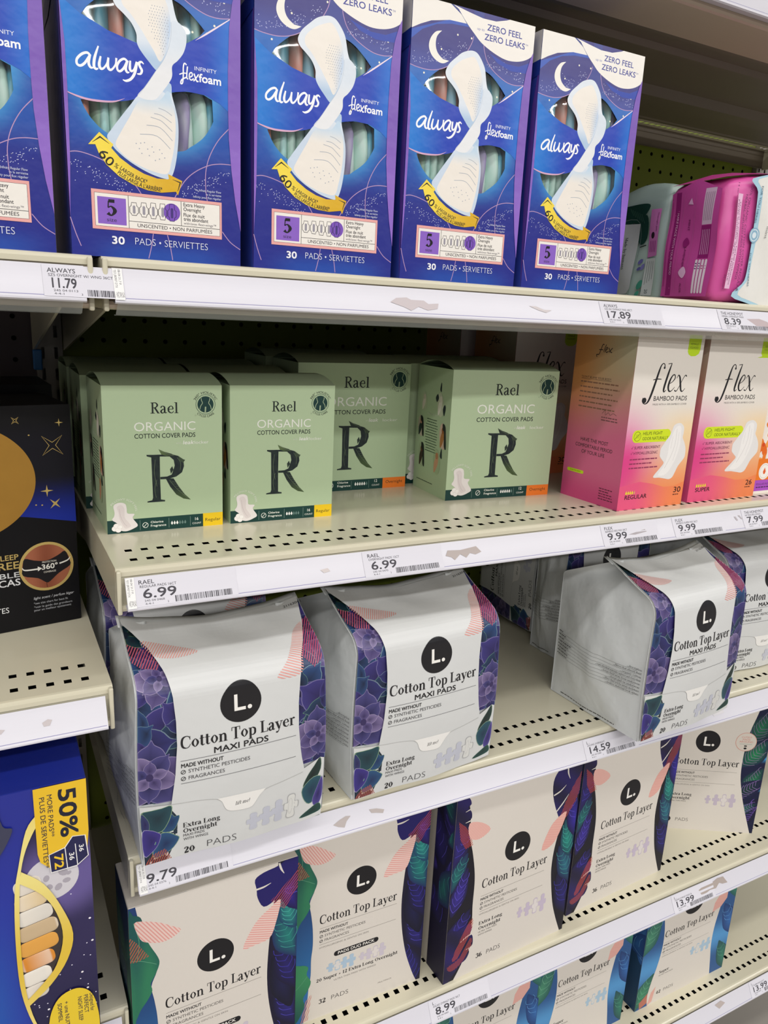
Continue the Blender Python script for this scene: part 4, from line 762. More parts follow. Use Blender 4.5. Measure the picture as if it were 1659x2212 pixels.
def flower_box():
    W_, H_, D_ = 105, 150, 70; r = empty('flowered_pad_box'); paint(bmobj('body', boxm(0,W_/1000,0,D_/1000,0,H_/1000), MATTE, r), '#ece4da')
    a = Art(); a.rect(0, 3, W_, 17, '#a94fc0'); a.text('REGULAR PADS WITH WINGS', 5, 10.4, 2.6, '#3a1848', w=46); a.lines(5, 7, 50, 1, 1, 1.8, '#4a1f58'); rnd = random.Random(4)
    for u, v, R in ((6,62,15),(20,84,14),(10,40,10),(38,52,13),(60,74,16),(84,50,14),(92,86,12),(44,96,12),(72,104,14)):
        for t in range(5):
            an = t*72 + u; x, y = u+R*.55*math.cos(math.radians(an)), v+R*.55*math.sin(math.radians(an)); a.poly(clip(ellipse(x, y, R*.55, R*.32, 14, an), (0,18,W_,H_)), rnd.choice(('#e87a22','#f0a050','#efe6da','#e2691c')))
        a.poly(clip(ellipse(u, v, R*.18, R*.18, 10), (0,18,W_,H_)), '#d24a18')
    a.rect(0, 17, W_, 44, '#ea7a20'); a.ell(16, 28, 10.5, 10.5, '#f3efe8'); a.ring(16, 28, 8.6, 8.6, .5, '#c9bdb0'); a.poly([(16,33),(18.6,27.6),(17.6,25),(16,24.2),(14.4,25),(13.4,27.6)], '#e0602a'); a.build('front_print', r, MATTE); return r
put(flower_box(), 1, (.7655,.031,Z2), 0, 'white box with orange flowers and a purple base strip, at the right edge', 'pad box', None)
# ================================================================ white pouches with a succulent print
PW, PD = 160., 137.
def prof(v):                                   # side profile of the pouch front: (y, z) after v mm of film
    if v <= 146: return 0., v
    r, th = 21., math.radians(68)
    if v <= 146 + r*th: t = (v-146)/r; return r*(1-math.cos(t)), 146 + r*math.sin(t)
    d = v - 146 - r*th; return r*(1-math.cos(th)) + d*math.sin(th), 146 + r*math.sin(th) + d*math.cos(th)
def pouch_front(u, v, h):
    y, z = prof(v); y2, z2 = prof(v+.5); L = math.hypot(y2-y, z2-z); ny, nz = -(z2-z)/L, (y2-y)/L
    s = math.sin(math.pi*max(0, min(1, u/PW))); b = 6.5*s**.7*math.sin(math.pi*max(.0, min(1, (v+18)/185)))
    sag = 10*s*ss(165, 228, v); w = .9*math.sin(u*.11+v*.05)*math.sin(v*.045+1) * ss(150, 200, v) + 1.1*math.sin(u*.07+2)*ss(40, 0, v)
    x = u + 2.2*math.sin(math.pi*v/150)*(u/PW-.5)*2*(v < 150)
    lift = 3.5*max(0, (u-130)/30)**2*ss(26, 0, v)
    return (x/1000, (y + ny*(b+h+w))/1000, (z + nz*(b+h+w) - sag + lift + .6)/1000)
pouch_front.folds = [144+2.6*i for i in range(14)]
def pouch_side(x0, sg):
    def fn(u, v, h):                           # u 0 at the back edge .. PD at the front edge, v up
        s = u/PD; y, z = prof(min(v*1.0, 229)); zb = min(v, 188); yb = PD if v <= 156 else PD - (PD-68)*((v-156)/73)
        zb = v if v <= 156 else 156 + 32*((v-156)/73)
        Y = y*s + yb*(1-s); Zz = z*s + zb*(1-s); m = math.sin(math.pi*s)
        bl = 9*m*math.sin(math.pi*min(1, max(0, v/160))) + 1.6*math.exp(-((s-.52)/.035)**2)*ss(5, 20, v)*ss(150, 130, v) - 20*m*ss(142, 205, v) - 1.5*math.cos(2*math.pi*s)*math.exp(-((v-60)/70)**2) + .9*math.sin(s*17+v*.09)*m + 1.3*math.sin(s*9-v*.06+1)*m*ss(90, 150, v)
        bl -= 2.5*math.exp(-((s-.5)/.03)**2)*ss(20, 40, v)*ss(150, 120, v)*-.35
        return ((x0 + sg*(bl+h))/1000, Y/1000, Zz/1000 + .0006)
    return fn
def grid(fn, u0, u1, nu, v0, v1, nv):
    V = [fn(u0+(u1-u0)*i/nu, v0+(v1-v0)*j/nv, 0) for j in range(nv+1) for i in range(nu+1)]
    return V, [(j*(nu+1)+i, j*(nu+1)+i+1, (j+1)*(nu+1)+i+1, (j+1)*(nu+1)+i) for j in range(nv) for i in range(nu)]
def rimmed(a, q, c0, c1, rim, c=None, t=.955):
    """petal in one piece: heart c0, body c1, thin edge in the rim colour"""
    c = c or (sum(p[0] for p in q)/len(q), sum(p[1] for p in q)/len(q)); n = len(q); I = [(c[0]+(x-c[0])*t, c[1]+(y-c[1])*t) for x, y in q]
    V = [c] + I + I + list(q); F = [(0, 1+i, 1+(i+1) % n) for i in range(n)] + [(1+n+i, 1+2*n+i, 1+2*n+(i+1) % n, 1+n+(i+1) % n) for i in range(n)]
    a.add(V, F, [lin(c0)] + [lin(c1)]*n + [lin(rim)]*(2*n))
def rosette(a, cx, cy, R, rot, box, pal, rings=3, n=5, sq=1.):
    """succulent: rings of petals from the rim inward, each with a darker heart and a light edge"""
    for k in range(rings):
        L = R*(1-.27*k); w = L*(.44-.03*k)
        for i in range(n):
            an = math.radians(rot + 360/n*i + 180/n*(k % 2)); c, s_ = math.cos(an), math.sin(an); b0 = L*.12
            p = spline([(b0,-w*.25),(L*.45,-w*.95),(L*.8,-w*.7),(L*.97,-w*.2),(L*1.12,0),(L*.97,w*.2),(L*.8,w*.7),(L*.45,w*.95),(b0,w*.25)], 0, 3)
            q = clip([(cx+(x*c-y*s_)*sq, cy+x*s_+y*c) for x, y in p], box)
            if len(q) < 3: continue
            d, e, rim = pal[(i+k) % len(pal)]; m = (cx+L*.42*c*sq, cy+L*.42*s_)
            if not (box[0] <= m[0] <= box[2] and box[1] <= m[1] <= box[3]): m = None
            rimmed(a, q, d, e, rim, m)
    a.poly(clip(ellipse(cx, cy, R*.1, R*.12, 8), box), pal[0][0])
PAL1 = [('#15123a','#2b2c66','#6c7d8e'), ('#10203f','#284472','#728e98'), ('#1d1648','#383274','#6f6898'), ('#0e1630','#1e3656','#5a7a70')]
PAL2 = [('#342a58','#5d5284','#9286a8'), ('#201e4c','#444078','#7c729c'), ('#443a64','#7a6c98','#a89ab8')]
PAL3 = [('#0c1a2a','#15363e','#7c905e'), ('#141230','#242048','#66667e'), ('#0c161c','#182f2c','#62785a')]
PINK = '#dd9c94'
def hatch(a, p, box=None, step=2.2, w=.95, ang=65, col=PINK, base=None):
    """leaf filled with slanting stripes, cut to the leaf's outline"""
    if base: a.poly(p, base)
    c, s_ = math.cos(math.radians(ang)), math.sin(math.radians(ang)); V, F = [], []
    R = lambda q: (q[0]*c+q[1]*s_, -q[0]*s_+q[1]*c); B = lambda q: (q[0]*c-q[1]*s_, q[0]*s_+q[1]*c); P = [R(q) for q in p]
    y = min(q[1] for q in P) + step/2
    while y < max(q[1] for q in P):
        q = clip(P, (-1e4, y-w/2, 1e4, y+w/2))
        if len(q) > 2: n = len(V); V += [B(t) for t in q]; F.append(tuple(range(n, n+len(q))))
        y += step
    return a.add(V, F, col)
def l_logo(a, u, v, r, bg='#17161a', fg='#efece6', asp=1.):
    a.ell(u, v, r*asp, r, bg, n=40); a.poly([(u-.33*r*asp,v+.42*r),(u-.17*r*asp,v+.42*r),(u-.17*r*asp,v-.24*r),(u+.22*r*asp,v-.24*r),(u+.22*r*asp,v-.4*r),(u-.33*r*asp,v-.4*r)], fg); a.ell(u+.42*r*asp, v-.3*r, .11*r*asp, .11*r, fg, n=12)
def no_sign(a, u, v, r, col): a.ring(u, v, r, r, r*.28, col); a.line([(u-r*.7,v-r*.7),(u+r*.7,v+r*.7)], r*.28, col, 0)
def pad_icon(a, u, v, w, h, col, wing=1.35):
    a.poly([(u-w*.35,v-h),(u+w*.35,v-h),(u+w*.6,v-h*.8),(u+w*.5,v-h*.3),(u+w*wing*.75,v-h*.2),(u+w*wing*.75,v+h*.3),(u+w*.5,v+h*.36),(u+w*.55,v+h*.8),(u+w*.3,v+h),(u-w*.3,v+h),(u-w*.55,v+h*.8),(u-w*.5,v+h*.36),(u-w*wing*.75,v+h*.3),(u-w*wing*.75,v-h*.2),(u-w*.5,v-h*.3),(u-w*.6,v-h*.8)], col, 1)
def make_pouch():
    r = empty('pad_pouch'); film = material('pouch_film', '#d4d7d7', rough=.33, noise=.012, bump=.55, bscale=30)
    V, F = grid(pouch_front, 0, PW, 28, 0, 229, 44); mats = []
    def app(v, f):
        n = len(V); V.extend(v); F.extend(tuple(i+n for i in q) for q in f)
    app(*grid(pouch_side(0, -1), 0, PD, 16, 0, 229, 34)); app(*grid(pouch_side(PW, 1), 0, PD, 16, 0, 229, 34))
    def back(u, v, h):
        f = pouch_side(0, -1)(0, v, 0); s = math.sin(math.pi*u/PW); return (u/1000, f[1] + .004*s*(v < 138), f[2] - .009*s*ss(150, 229, v))
    app(*grid(back, 0, PW, 20, 0, 229, 30)); app([(0,.0,.0006),(PW/1000,.0,.0006),(PW/1000,PD/1000,.0006),(0,PD/1000,.0006)], [(0,1,2,3)])
    mesh('body', V, F, film, r, True)
    Vf, Ff = grid(pouch_front, -1.5, PW+1.5, 28, 226, 241, 3); o = mesh('seal_fin', Vf, Ff, film, r, True); sm = o.modifiers.new('sheet', 'SOLIDIFY'); sm.thickness = .0004
    for e, nm in ((-1, 'edge_seal'), (PW, 'edge_seal')):    # welded edges standing proud of the front corners
        V2, F2 = grid(lambda u, v, h: pouch_front(max(0, min(PW, u)), v, .35 + (2.2 if (u < 0 or u > PW) else 0)), e-(3 if e < 0 else 0), e+(1.2 if e < 0 else 3), 2, 6, 238, 40); mesh(nm, V2, F2, film, r, True)
    # succulent print left and right, then the white front cut out of it
    a = Art(); bl = (1.5, 57, 40, 227); br_ = (128, 62, PW, 229); ll = (1.5, 1, 40, 56); lr = (134, 2, PW, 64)
    a.rect(1.5, 57, 36, 227, lambda u, v: mix(lin('#2b3a66'), lin('#1f2038'), .5+.5*math.sin(v*.13+u*.2)), 6)
    for cx, cy, R, ro, pal in ((2,216,40,20,PAL3),(36,190,34,50,PAL1),(-10,150,46,10,PAL1),(20,164,22,35,PAL2),(42,122,40,25,PAL1),(-10,108,38,5,PAL1),(36,62,30,0,PAL1),(10,82,30,15,PAL2)): rosette(a, cx, cy, R, ro, bl, pal, sq=1.)
    hatch(a, clip([(1.5,204),(16,196),(26,184),(20,172),(8,176),(1.5,184)], bl), col='#b3566a')
    a.rect(128, 62, PW, 229, lambda u, v: mix(lin('#2a3868'), lin('#241f44'), .5+.5*math.sin(v*.11)), 6)
    for cx, cy, R, ro, pal in ((152,224,36,0,PAL3),(166,198,40,10,PAL1),(136,176,30,0,PAL1),(168,160,30,30,PAL2),(136,132,38,12,PAL1),(170,112,40,0,PAL1),(134,64,26,0,PAL1),(152,88,26,20,PAL2)): rosette(a, cx, cy, R, ro, br_, pal)
    hatch(a, clip([(PW,206),(150,200),(146,184),(140,162),(150,152),(158,158),(PW,172)], br_), col='#b0486a', step=2)
    a.build('succulent_print', r, FILMINK, pouch_front, .3, .012, 3.6)
    wht = '#d2d3d2'; a = Art()
    a.poly([(.8,232),(1.2,226.6),(8.2,215.7),(17,197.6),(21.5,180.6),(25,165),(28.2,148.7),(30.4,128.2),(31,107.7),(29.2,80.5),(25.5,54.7),(1.5,57),(1.5,54),(1.5,1),(PW-1,1),(PW-1,62),(155,64),(139.3,57.7),(136.6,70),(135.3,79.1),(133.5,100.2),(133.8,123.5),(136.1,145.9),(139.4,162),(146.6,176.7),(154.8,202.3),(PW-.8,229),(PW,232)], wht)
    front = a.build('front_print', r, FILMINK, pouch_front, g=4.5)
    def petal(a, p, c0, c1, rim):
        p = spline(p, 1, 3); cx, cy = sum(q[0] for q in p)/len(p), sum(q[1] for q in p)/len(p)
        rimmed(a, p, c0, c1, rim, (cx, cy), .95)
    a = Art(); a.poly([(2,50),(8,52),(24,52),(30,42),(29,20),(20,1.4),(2,1.4)], '#16283a')
    petal(a, [(25,46),(27.5,43),(31.5,43),(30,36),(26,29),(17,30),(20,40)], '#15305a', '#244c74', '#7f9a78'); petal(a, [(2,51),(10,52.4),(18,53),(25.6,54),(25.4,46),(22,37),(17,30.4),(9,31),(5,40)], '#142c38', '#1f4650', '#84a07a'); petal(a, [(2,50),(6,46),(8,40),(7,33),(2,31)], '#221c50', '#2f3a66', '#7f9a78')
    petal(a, [(15,28),(22,28.5),(28,24),(31,20.4),(26,12),(18,7),(10,6),(9,14)], '#152a56', '#27507a', '#8aa684'); petal(a, [(2,33),(8,34),(14,30.5),(16.4,27),(13.5,18),(8,12),(2,10)], '#241c5c', '#3a2f80', '#8f8ab0')
    hatch(a, [(2,1.5),(24,1.5),(19,13),(8,10)], col='#a8503e', step=1.8)
    petal(a, [(155,64),(149,57),(143,49),(139,40),(141,36),(149,40),(156,52)], '#0e1c1c', '#1c3632', '#5f7a60'); petal(a, [(138.4,37),(139.8,26),(146,18),(153,24),(158,42),(149,46)], '#15304a', '#23505e', '#7f9a84'); petal(a, [(158,44),(158.6,24),(154,12),(149,20),(153,34)], '#241d58', '#4a3f8a', '#9a94b8'); petal(a, [(137.5,5),(147,12),(156,16),(158.5,7),(150,5)], '#13302c', '#1e4440', '#6a8a74')
    a.build('lower_succulent', front, FILMINK, pouch_front, 0, .01, 4.5)
    a = Art(); hatch(a, spline([(12.4,205.4),(26.2,203.6),(42.9,196.3),(56.2,186.8),(43.8,181.6),(29.3,182.2),(19,188)], 1, 3), step=2, w=.9, ang=62); hatch(a, spline([(153,200),(146,196),(140.2,187.8),(134.7,174.4),(126,160),(115.4,149.6),(126.7,147.7),(138.5,150.5),(141,163),(147,178)], 1, 3), step=2, w=.9, ang=-20); a.build('leaf_stripe_print', front, FILMINK, pouch_front, g=4.5)
    a = Art(); l_logo(a, 83, 135.4, 17.4); a.build('round_logo', front, FILMINK, pouch_front, 0, .004, g=4.5)
    k = '#1b1a1d'; a = Art(); a.text('Cotton Top Layer', 33.6, 104.2, 10.4, k, w=96.4, font='serif', thick=.19); a.text('MAXI PADS', 60, 95, 5.2, k, w=45.6, b=.025)
    for v in (93.2, 72.6): a.line([(33.4+i*5.41, v) for i in range(19)], .45, '#6e6e70', 0)
    a.text('MADE WITHOUT', 33.8, 87, 3.5, k, w=33.6, b=.025); a.text('SYNTHETIC PESTICIDES', 39.4, 81.6, 3.3, '#4a494c', w=50.2); a.text('FRAGRANCES', 39.4, 75.4, 3.3, '#4a494c', w=29)
    no_sign(a, 35.3, 83, 1.7, k); no_sign(a, 35.3, 76.9, 1.7, k)
    a.text('Extra Long', 34, 29.8, 4.6, k, w=30.4, font='serif', thick=.2); a.text('Overnight', 34, 24, 4.6, k, w=28, font='serif', thick=.2); a.text('MAXI PADS', 34, 20.2, 2.6, '#3a393c', w=17.4); a.text('WITH WINGS', 34, 16.2, 2.6, '#3a393c', w=20.4)
    a.text('20', 34.2, 2.8, 6.2, k, w=9, font='serif', thick=.24); a.text('PADS', 53.6, 4, 6.8, '#2f2e31', w=25, b=-.02); a.text('21163042', 144.5, 223.5, 2.7, '#3a3a3c', w=17)
    a.build('lettering', front, FILMINK, pouch_front, g=4.5)
    a = Art()
    for u, v, w_, h_, c in ((93.6,18.6,6,8.4,'#bfc1cd'),(105.2,20,6,9.6,'#bfc1cd'),(116.6,21.6,6.2,11.2,'#bfc1cd')): pad_icon(a, u, v, w_, h_, c)
    pad_icon(a, 128.4, 22.4, 7, 12.8, '#aeaeae'); pad_icon(a, 128.4, 22.4, 6, 11.9, '#d9d9d5'); a.ring(127.8, 22.4, 1.8, 8.4, .35, '#bdbdbb'); a.build('pad_icons', front, FILMINK, pouch_front, g=4.5)
    a = Art(); edge = [(1.5,57),(30,54.6),(46,53.6),(60,51),(66,47),(68.4,40.6),(71.6,36.6),(78,34.6),(88,33.8),(92.4,35),(95.4,39),(98.6,44),(104,48.6),(120,51.4),(138,54.6)]; a.line(edge, .35, '#aaa9a6'); tb = spline([(62,51),(66,47),(68.4,40.6),(71.6,36.6),(78,34.6),(88,33.8),(92.4,35),(95.4,39),(98.6,44),(104,49.5)], 0, 3)
    a.poly(tb, '#eceae6'); a.text('lift me!', 77.2, 40.2, 3.6, k, w=12.2, font='serif', sk=.2); a.build('lift_tab', front, FILMINK, pouch_front, g=4.5)
    a = Art()
    rows = [('description',24),('fibers that absorb fluid',46),('organic cotton',34),('super absorbent material, captures and stores fluid',78),('keeps fluid away from underwear',66),('keeps pad on underwear',52),('fiber that wicks away moisture',62),('makes material look white',58)]
    for i, (t, w_) in enumerate(rows):
        v = 83 - i*4.1; a.text('...'+t, PD-4, v, 2.3, '#3a3a3d', w=w_*.72, al='R', font='serif'); a.line([(8+j*8.5, v-1.1) for j in range(15)], .28, '#55555a', 0); a.lines(7, v+.2, 7+w_*.35, 1, 1, 1.5, '#4a4a4e', rag=.1)
    a.lines(20, 6, PD-30, 1, 1, 1.6, '#4a4a4e', rag=0); a.build('side_text', r, FILMINK, pouch_side(0, -1), .5, .002, 8); return r
pouch = make_pouch(); PG = 'white succulent pouches'
def pp(first, loc, rot, label, sc=None):
    c = pouch if first else copy_tree(pouch, (0,0,0)); c.location = loc; c.rotation_euler = [math.radians(t) for t in rot]
    if sc: c.scale = sc
    return tag(c, label, 'pouch', PG)
pp(1, (.0085,-.0125,Z3), (0,0,0), 'white succulent pouch at the front left, its corner hanging over the 9.79 tag')
pp(0, (.2045,-.003,Z3), (0,0,3), 'white succulent pouch standing second from the left in front', (1.03,1,1))
pp(0, (.543,-.038,Z3), (0,0,4), 'wrinkled white pouch turned to show its left gusset and side text', (1,1,1.02))
pp(0, (.0065,.139,Z3), (0,0,0), 'white pouch behind the front left one, only its left edge and striped corner showing', (1,1,1.03))
pp(0, (.598,.165,Z3), (0,0,3), 'squashed white pouch in the shade behind the turned wrinkled one', (1,.40,1.02))
pp(0, (.604,.228,Z3+.0145), (0,-90,-90), 'white pouch tipped on its side at the shelf back, purple print along its base', (1,1,.86))
pp(0, (.765,.045,Z3), (0,0,-2), 'white pouch right of the turned one, cut by the picture edge')
# ================================================================ cream leaf cartons
def leaf(a, x0, y0, x1, y1, w, c0, c1, box, vein=None, nv=6, tip=.62, mv=None):
    """pointed leaf from stalk to tip, paler or darker towards the rim, with veins"""
    L = math.hypot(x1-x0, y1-y0); ux, uy = (x1-x0)/L, (y1-y0)/L; P = lambda t, s: (x0+ux*L*t-uy*s, y0+uy*L*t+ux*s)
    p = spline([P(0,0), P(.15,w*.55), P(.4,w), P(.7,w*.72), P(.9,w*.28), P(1,0), P(.9,-w*.28), P(.7,-w*.72), P(.4,-w), P(.15,-w*.55)], 1, 3)
    q = clip(p, box)
    if len(q) < 3: return
    m = P(.45, 0); m = m if box[0] < m[0] < box[2] and box[1] < m[1] < box[3] else None
    a.fan(q, c0, c1, m)
    if vein:
        for i in range(nv):
            t = .1+.75*i/nv
            for sg in (-1, 1):
                e = [P(t, 0), P(t+.08, sg*w*.45), P(t+.17, sg*w*.8*(1-t*.7))]
                if all(box[0] <= k[0] <= box[2] and box[1] <= k[1] <= box[3] for k in e): a.line(e, mv or .6, vein)
def monstera(a, p, slits, col, box, cut):
    a.poly(clip(spline(p, 1, 3), box), col, 0, 6) if callable(col) else a.poly(clip(spline(p, 1, 3), box), col)
    for s_ in slits: a.line(s_, [1.9]*(len(s_)-1)+[.5], cut)
CREAM = '#d8d1c8'
def leaf_bits(W_, H_):
    return (0, 0, W_, H_)
def l_text(a, cu, v, w, h=10.6): a.text('Cotton Top Layer', cu, v, h, '#1a181b', w=w, al='C', font='serif', thick=.17)
def made_without(a, u, v, w, k=1.):
    g = '#8a847e'; a.line([(u, v+6*k), (u+w, v+6*k)], .4, g, 0); a.line([(u, v-14.6*k), (u+w, v-14.6*k)], .4, g, 0)
    a.text('MADE WITHOUT', u, v, 3.2*k, '#1a181b', w=32*k, b=.025); a.text('SYNTHETIC PESTICIDES', u+5.6*k, v-5.8*k, 3.1*k, '#5a5652', w=47*k); a.text('FRAGRANCES', u+5.6*k, v-11.6*k, 3.1*k, '#5a5652', w=28*k)
    no_sign(a, u+1.8*k, v-4.3*k, 1.7*k, '#2b292c'); no_sign(a, u+1.8*k, v-10.2*k, 1.7*k, '#2b292c'); a.text('HYPOALLERGENIC & GENTLE ON SKIN', u, v-19.6*k, 2*k, '#87817b', w=57*k)
def carton(name, W_, H_, D_, cols, left, right, top=CREAM):
    r = empty(name); b = boxm(0,W_/1000,0,D_/1000,0,H_/1000,.0008,1); paint(bmobj('body', b, MATTE, r), '#cfc8bd')
    a = Art(); a.poly([(left[0][0],0)] + [] + left + right, CREAM, 0) if False else None
    return r
def panel(a, left, right, H_):
    """cream middle between two curved edges (each listed from top to bottom)"""
    a.poly(spline(left, 0, 4) + spline(right[::-1], 0, 4), CREAM)
def side_leaves(r, D_, H_, dark, seed, pal, frac=1.):
    a = Art(); rnd = random.Random(seed); bx = (D_*(1-frac), 0, D_, H_); a.rect(*bx[:2], *bx[2:], dark)
    for i in range(9):
        x, y = rnd.uniform(bx[0]+4, D_-2), rnd.uniform(10, H_-20); an = rnd.uniform(20, 160); L = rnd.uniform(50, 95); c = rnd.choice(pal)
        leaf(a, x, y, x+L*math.cos(math.radians(an)), y+L*math.sin(math.radians(an)), L*.26, c[0], c[1], bx, c[2], 5)
    a.build('side_print', r, MATTE, side_left(D_)); return a
GREENS = [('#2c6a55','#1c4a4c','#4a8a70'), ('#1f5a60','#173a58','#3d7f86'), ('#3a7a52','#1d4f46','#5c9a74')]
PURP = [('#2c2470','#16143a','#4a3f9c'), ('#1d5a58','#1a1c48','#2f7f78'), ('#3a2a86','#191638','#5a48b0'), ('#241c58','#121226','#4034a0')]
BLUES = [('#3f78b4','#24508c','#7fb0d8'), ('#3c7f6a','#24575a','#63a58a'), ('#2a5f9a','#1f3f78','#5f98c8')]
# ---- duo pack cartons: green left, deep violet right
def make_duo():
    W_, H_, D_ = 155., 240., 62.; r = carton('duo_pad_carton', W_, H_, D_, 0, 0, 0); bx = (0,0,W_,H_)
    a = Art(); a.rect(0,0,50,H_, lambda u, v: mix(lin('#2a6aa4'), lin('#1f3c70'), ss(40, 170, v)), 12); a.rect(100,0,W_,H_, '#17132e')
    for x0,y0,x1,y1,w,c0,c1,vn in ((148,-6,128,60,16,'#241f6e','#141232','#3a34a0'),(160,40,134,104,16,'#2a2478','#15132e','#4840ac'),(150,66,130,134,12,'#1a1a44','#101024',None),(158,86,134,150,14,'#241f66','#151230','#3a34a0'),(160,124,132,186,17,'#1f7a72','#1d2a5a','#3a958c'),(152,160,140,204,11,'#2a8a80','#1b3a60','#46a79c'),(168,176,140,228,16,'#37289a','#1a1648','#5a4cc0')): leaf(a, x0,y0,x1,y1,w,c0,c1,(104,0,W_,H_),vn)
    a.build('leaf_print', r, MATTE)
    a = Art(); panel(a, [(6,H_),(9,222),(13,206),(18,192),(23,178),(22,166),(17,152),(19,136),(21,118),(21.5,98),(20,80),(20,60),(18,44),(17,28),(15,12),(13,0)], [(135,H_),(133,214),(131,190),(128,165),(126,142),(125,112),(127.4,80),(134,45),(144,14),(150,0)], H_); front = a.build('front_panel', r, MATTE)
    a = Art(); lg = lambda u, v: mix(lin('#2f7a58'), lin('#1e5552'), ss(140, 220, v)+.3*math.sin(u*.3))
    a.poly(clip(spline([(0,230),(4,232),(10,228),(12,218),(13,208),(17,196),(23.4,181),(24.4,173),(20.6,163),(16.4,155),(17.6,147),(13,138),(7,130),(3,121),(0,119)],1,3), bx), lg, 0, 6); a.poly(clip(spline([(0,72),(8,77),(17,72),(15.4,63),(20.4,52),(17.4,42),(12,33),(14,22),(8,8),(3,2),(0,2)],1,3), bx), lambda u, v: mix(lin('#3a8a5c'), lin('#1e5a50'), ss(60, 10, v)), 0, 6)
    for p in ([(0,186),(10,182),(22,174)], [(4,224),(8,204),(6,186)], [(0,44),(9,52),(16,60)]): a.line(p, .5, '#5d9a7a')
    hatch(a, [(0,211),(6,203),(12,192),(16,185),(6,183),(0,184)], col='#a85a46', step=2.4, w=1.2, ang=58); hatch(a, spline([(4.5,224),(14,222.4),(26,216.5),(36,209),(44,202),(36,196.4),(26,195.5),(15,200),(9,206)],1,3), step=2.4, w=1, ang=-58, base='#e6c9c0'); hatch(a, [(9,0),(18,2),(22,36),(15,28)], col='#c98378', step=2, w=.9, ang=70)
    monstera(a, [(160,H_+8),(150,H_+6),(137,237),(121,234),(112.5,229),(114,218),(115,208),(121,196),(131.5,199),(143,209),(152,220)], [[(136,239),(138,232),(141,226)],[(113.6,217.6),(121,218),(128,220)]], '#201a60', (0,0,W_,H_), CREAM)
    hatch(a, clip([(W_,226),(142,213),(128,200),(134,192),(142,186),(W_,206)], bx), col='#9a3f54', step=2.3, w=1.1, ang=50); hatch(a, spline([(138,198),(127,192),(116,184),(108,173),(101,156),(114,156),(127,158),(133,172)],1,3), step=2.4, w=1, ang=-20, base='#e6c9c0'); a.build('leaf_cutout', front, MATTE)
    a = Art(); l_logo(a, 75, 161, 17.2); a.build('round_logo', front, MATTE)
    a = Art(); l_text(a, 73.6, 121.6, 90); made_without(a, 29, 110, 90); a.round(46, 74, 98.6, 80.4, 3.1, '#17161a'); a.text('PADS DUO PACK', 72.2, 75.5, 3.5, '#efeae2', w=43, al='C', b=.02)
    a.text('20 Super + 12 Extra Long Overnight', 26.6, 47.6, 4.2, '#1a181b', w=97, font='serif', thick=.2); a.text('ULTRA THIN PADS WITH WINGS', 47, 42, 2, '#87817b', w=50); a.text('32', 30, 18, 5.8, '#1a181b', w=8, font='serif', thick=.24); a.text('PADS', 44.6, 18, 5.6, '#3a3838', w=20, b=-.015); a.text('MULTIPACK', 101, 15.4, 1.8, '#8f8983', w=17)
    a.build('lettering', front, MATTE); a = Art()
    for u, cc, w_, h_ in ((42.6,'#a9bfd2',4.4,5.4),(50.6,'#a9bfd2',5,6.6),(59,'#a9bfd2',4.4,7.2),(67,'#a9bfd2',4.6,8),(79.6,'#c8bfca',3.6,5),(87.4,'#c8bfca',4.6,7),(95.6,'#c8bfca',5,7.6),(103.6,'#c8bfca',4.6,8.4)): pad_icon(a, u, 61.5, w_, h_, cc)
    pad_icon(a, 50.6, 61.5, 3.8, 5.4, '#d8d4d0'); pad_icon(a, 95.6, 61.5, 3.8, 6.4, '#dcd5d0'); a.build('pad_icons', front, MATTE)
    side_leaves(r, D_, H_, '#14304a', 2, GREENS); return r
duo = make_duo()
put(duo, 1, (-.0032,-.0052,Z4), .8, 'cream leaf carton at the left end, green leaves on its left side', 'pad carton', 'cream leaf cartons')
put(duo, 0, (.1608,.0275,Z4), -1.4, 'cream leaf carton reading 32 PADS, second from the left on its shelf', 'pad carton', 'cream leaf cartons')
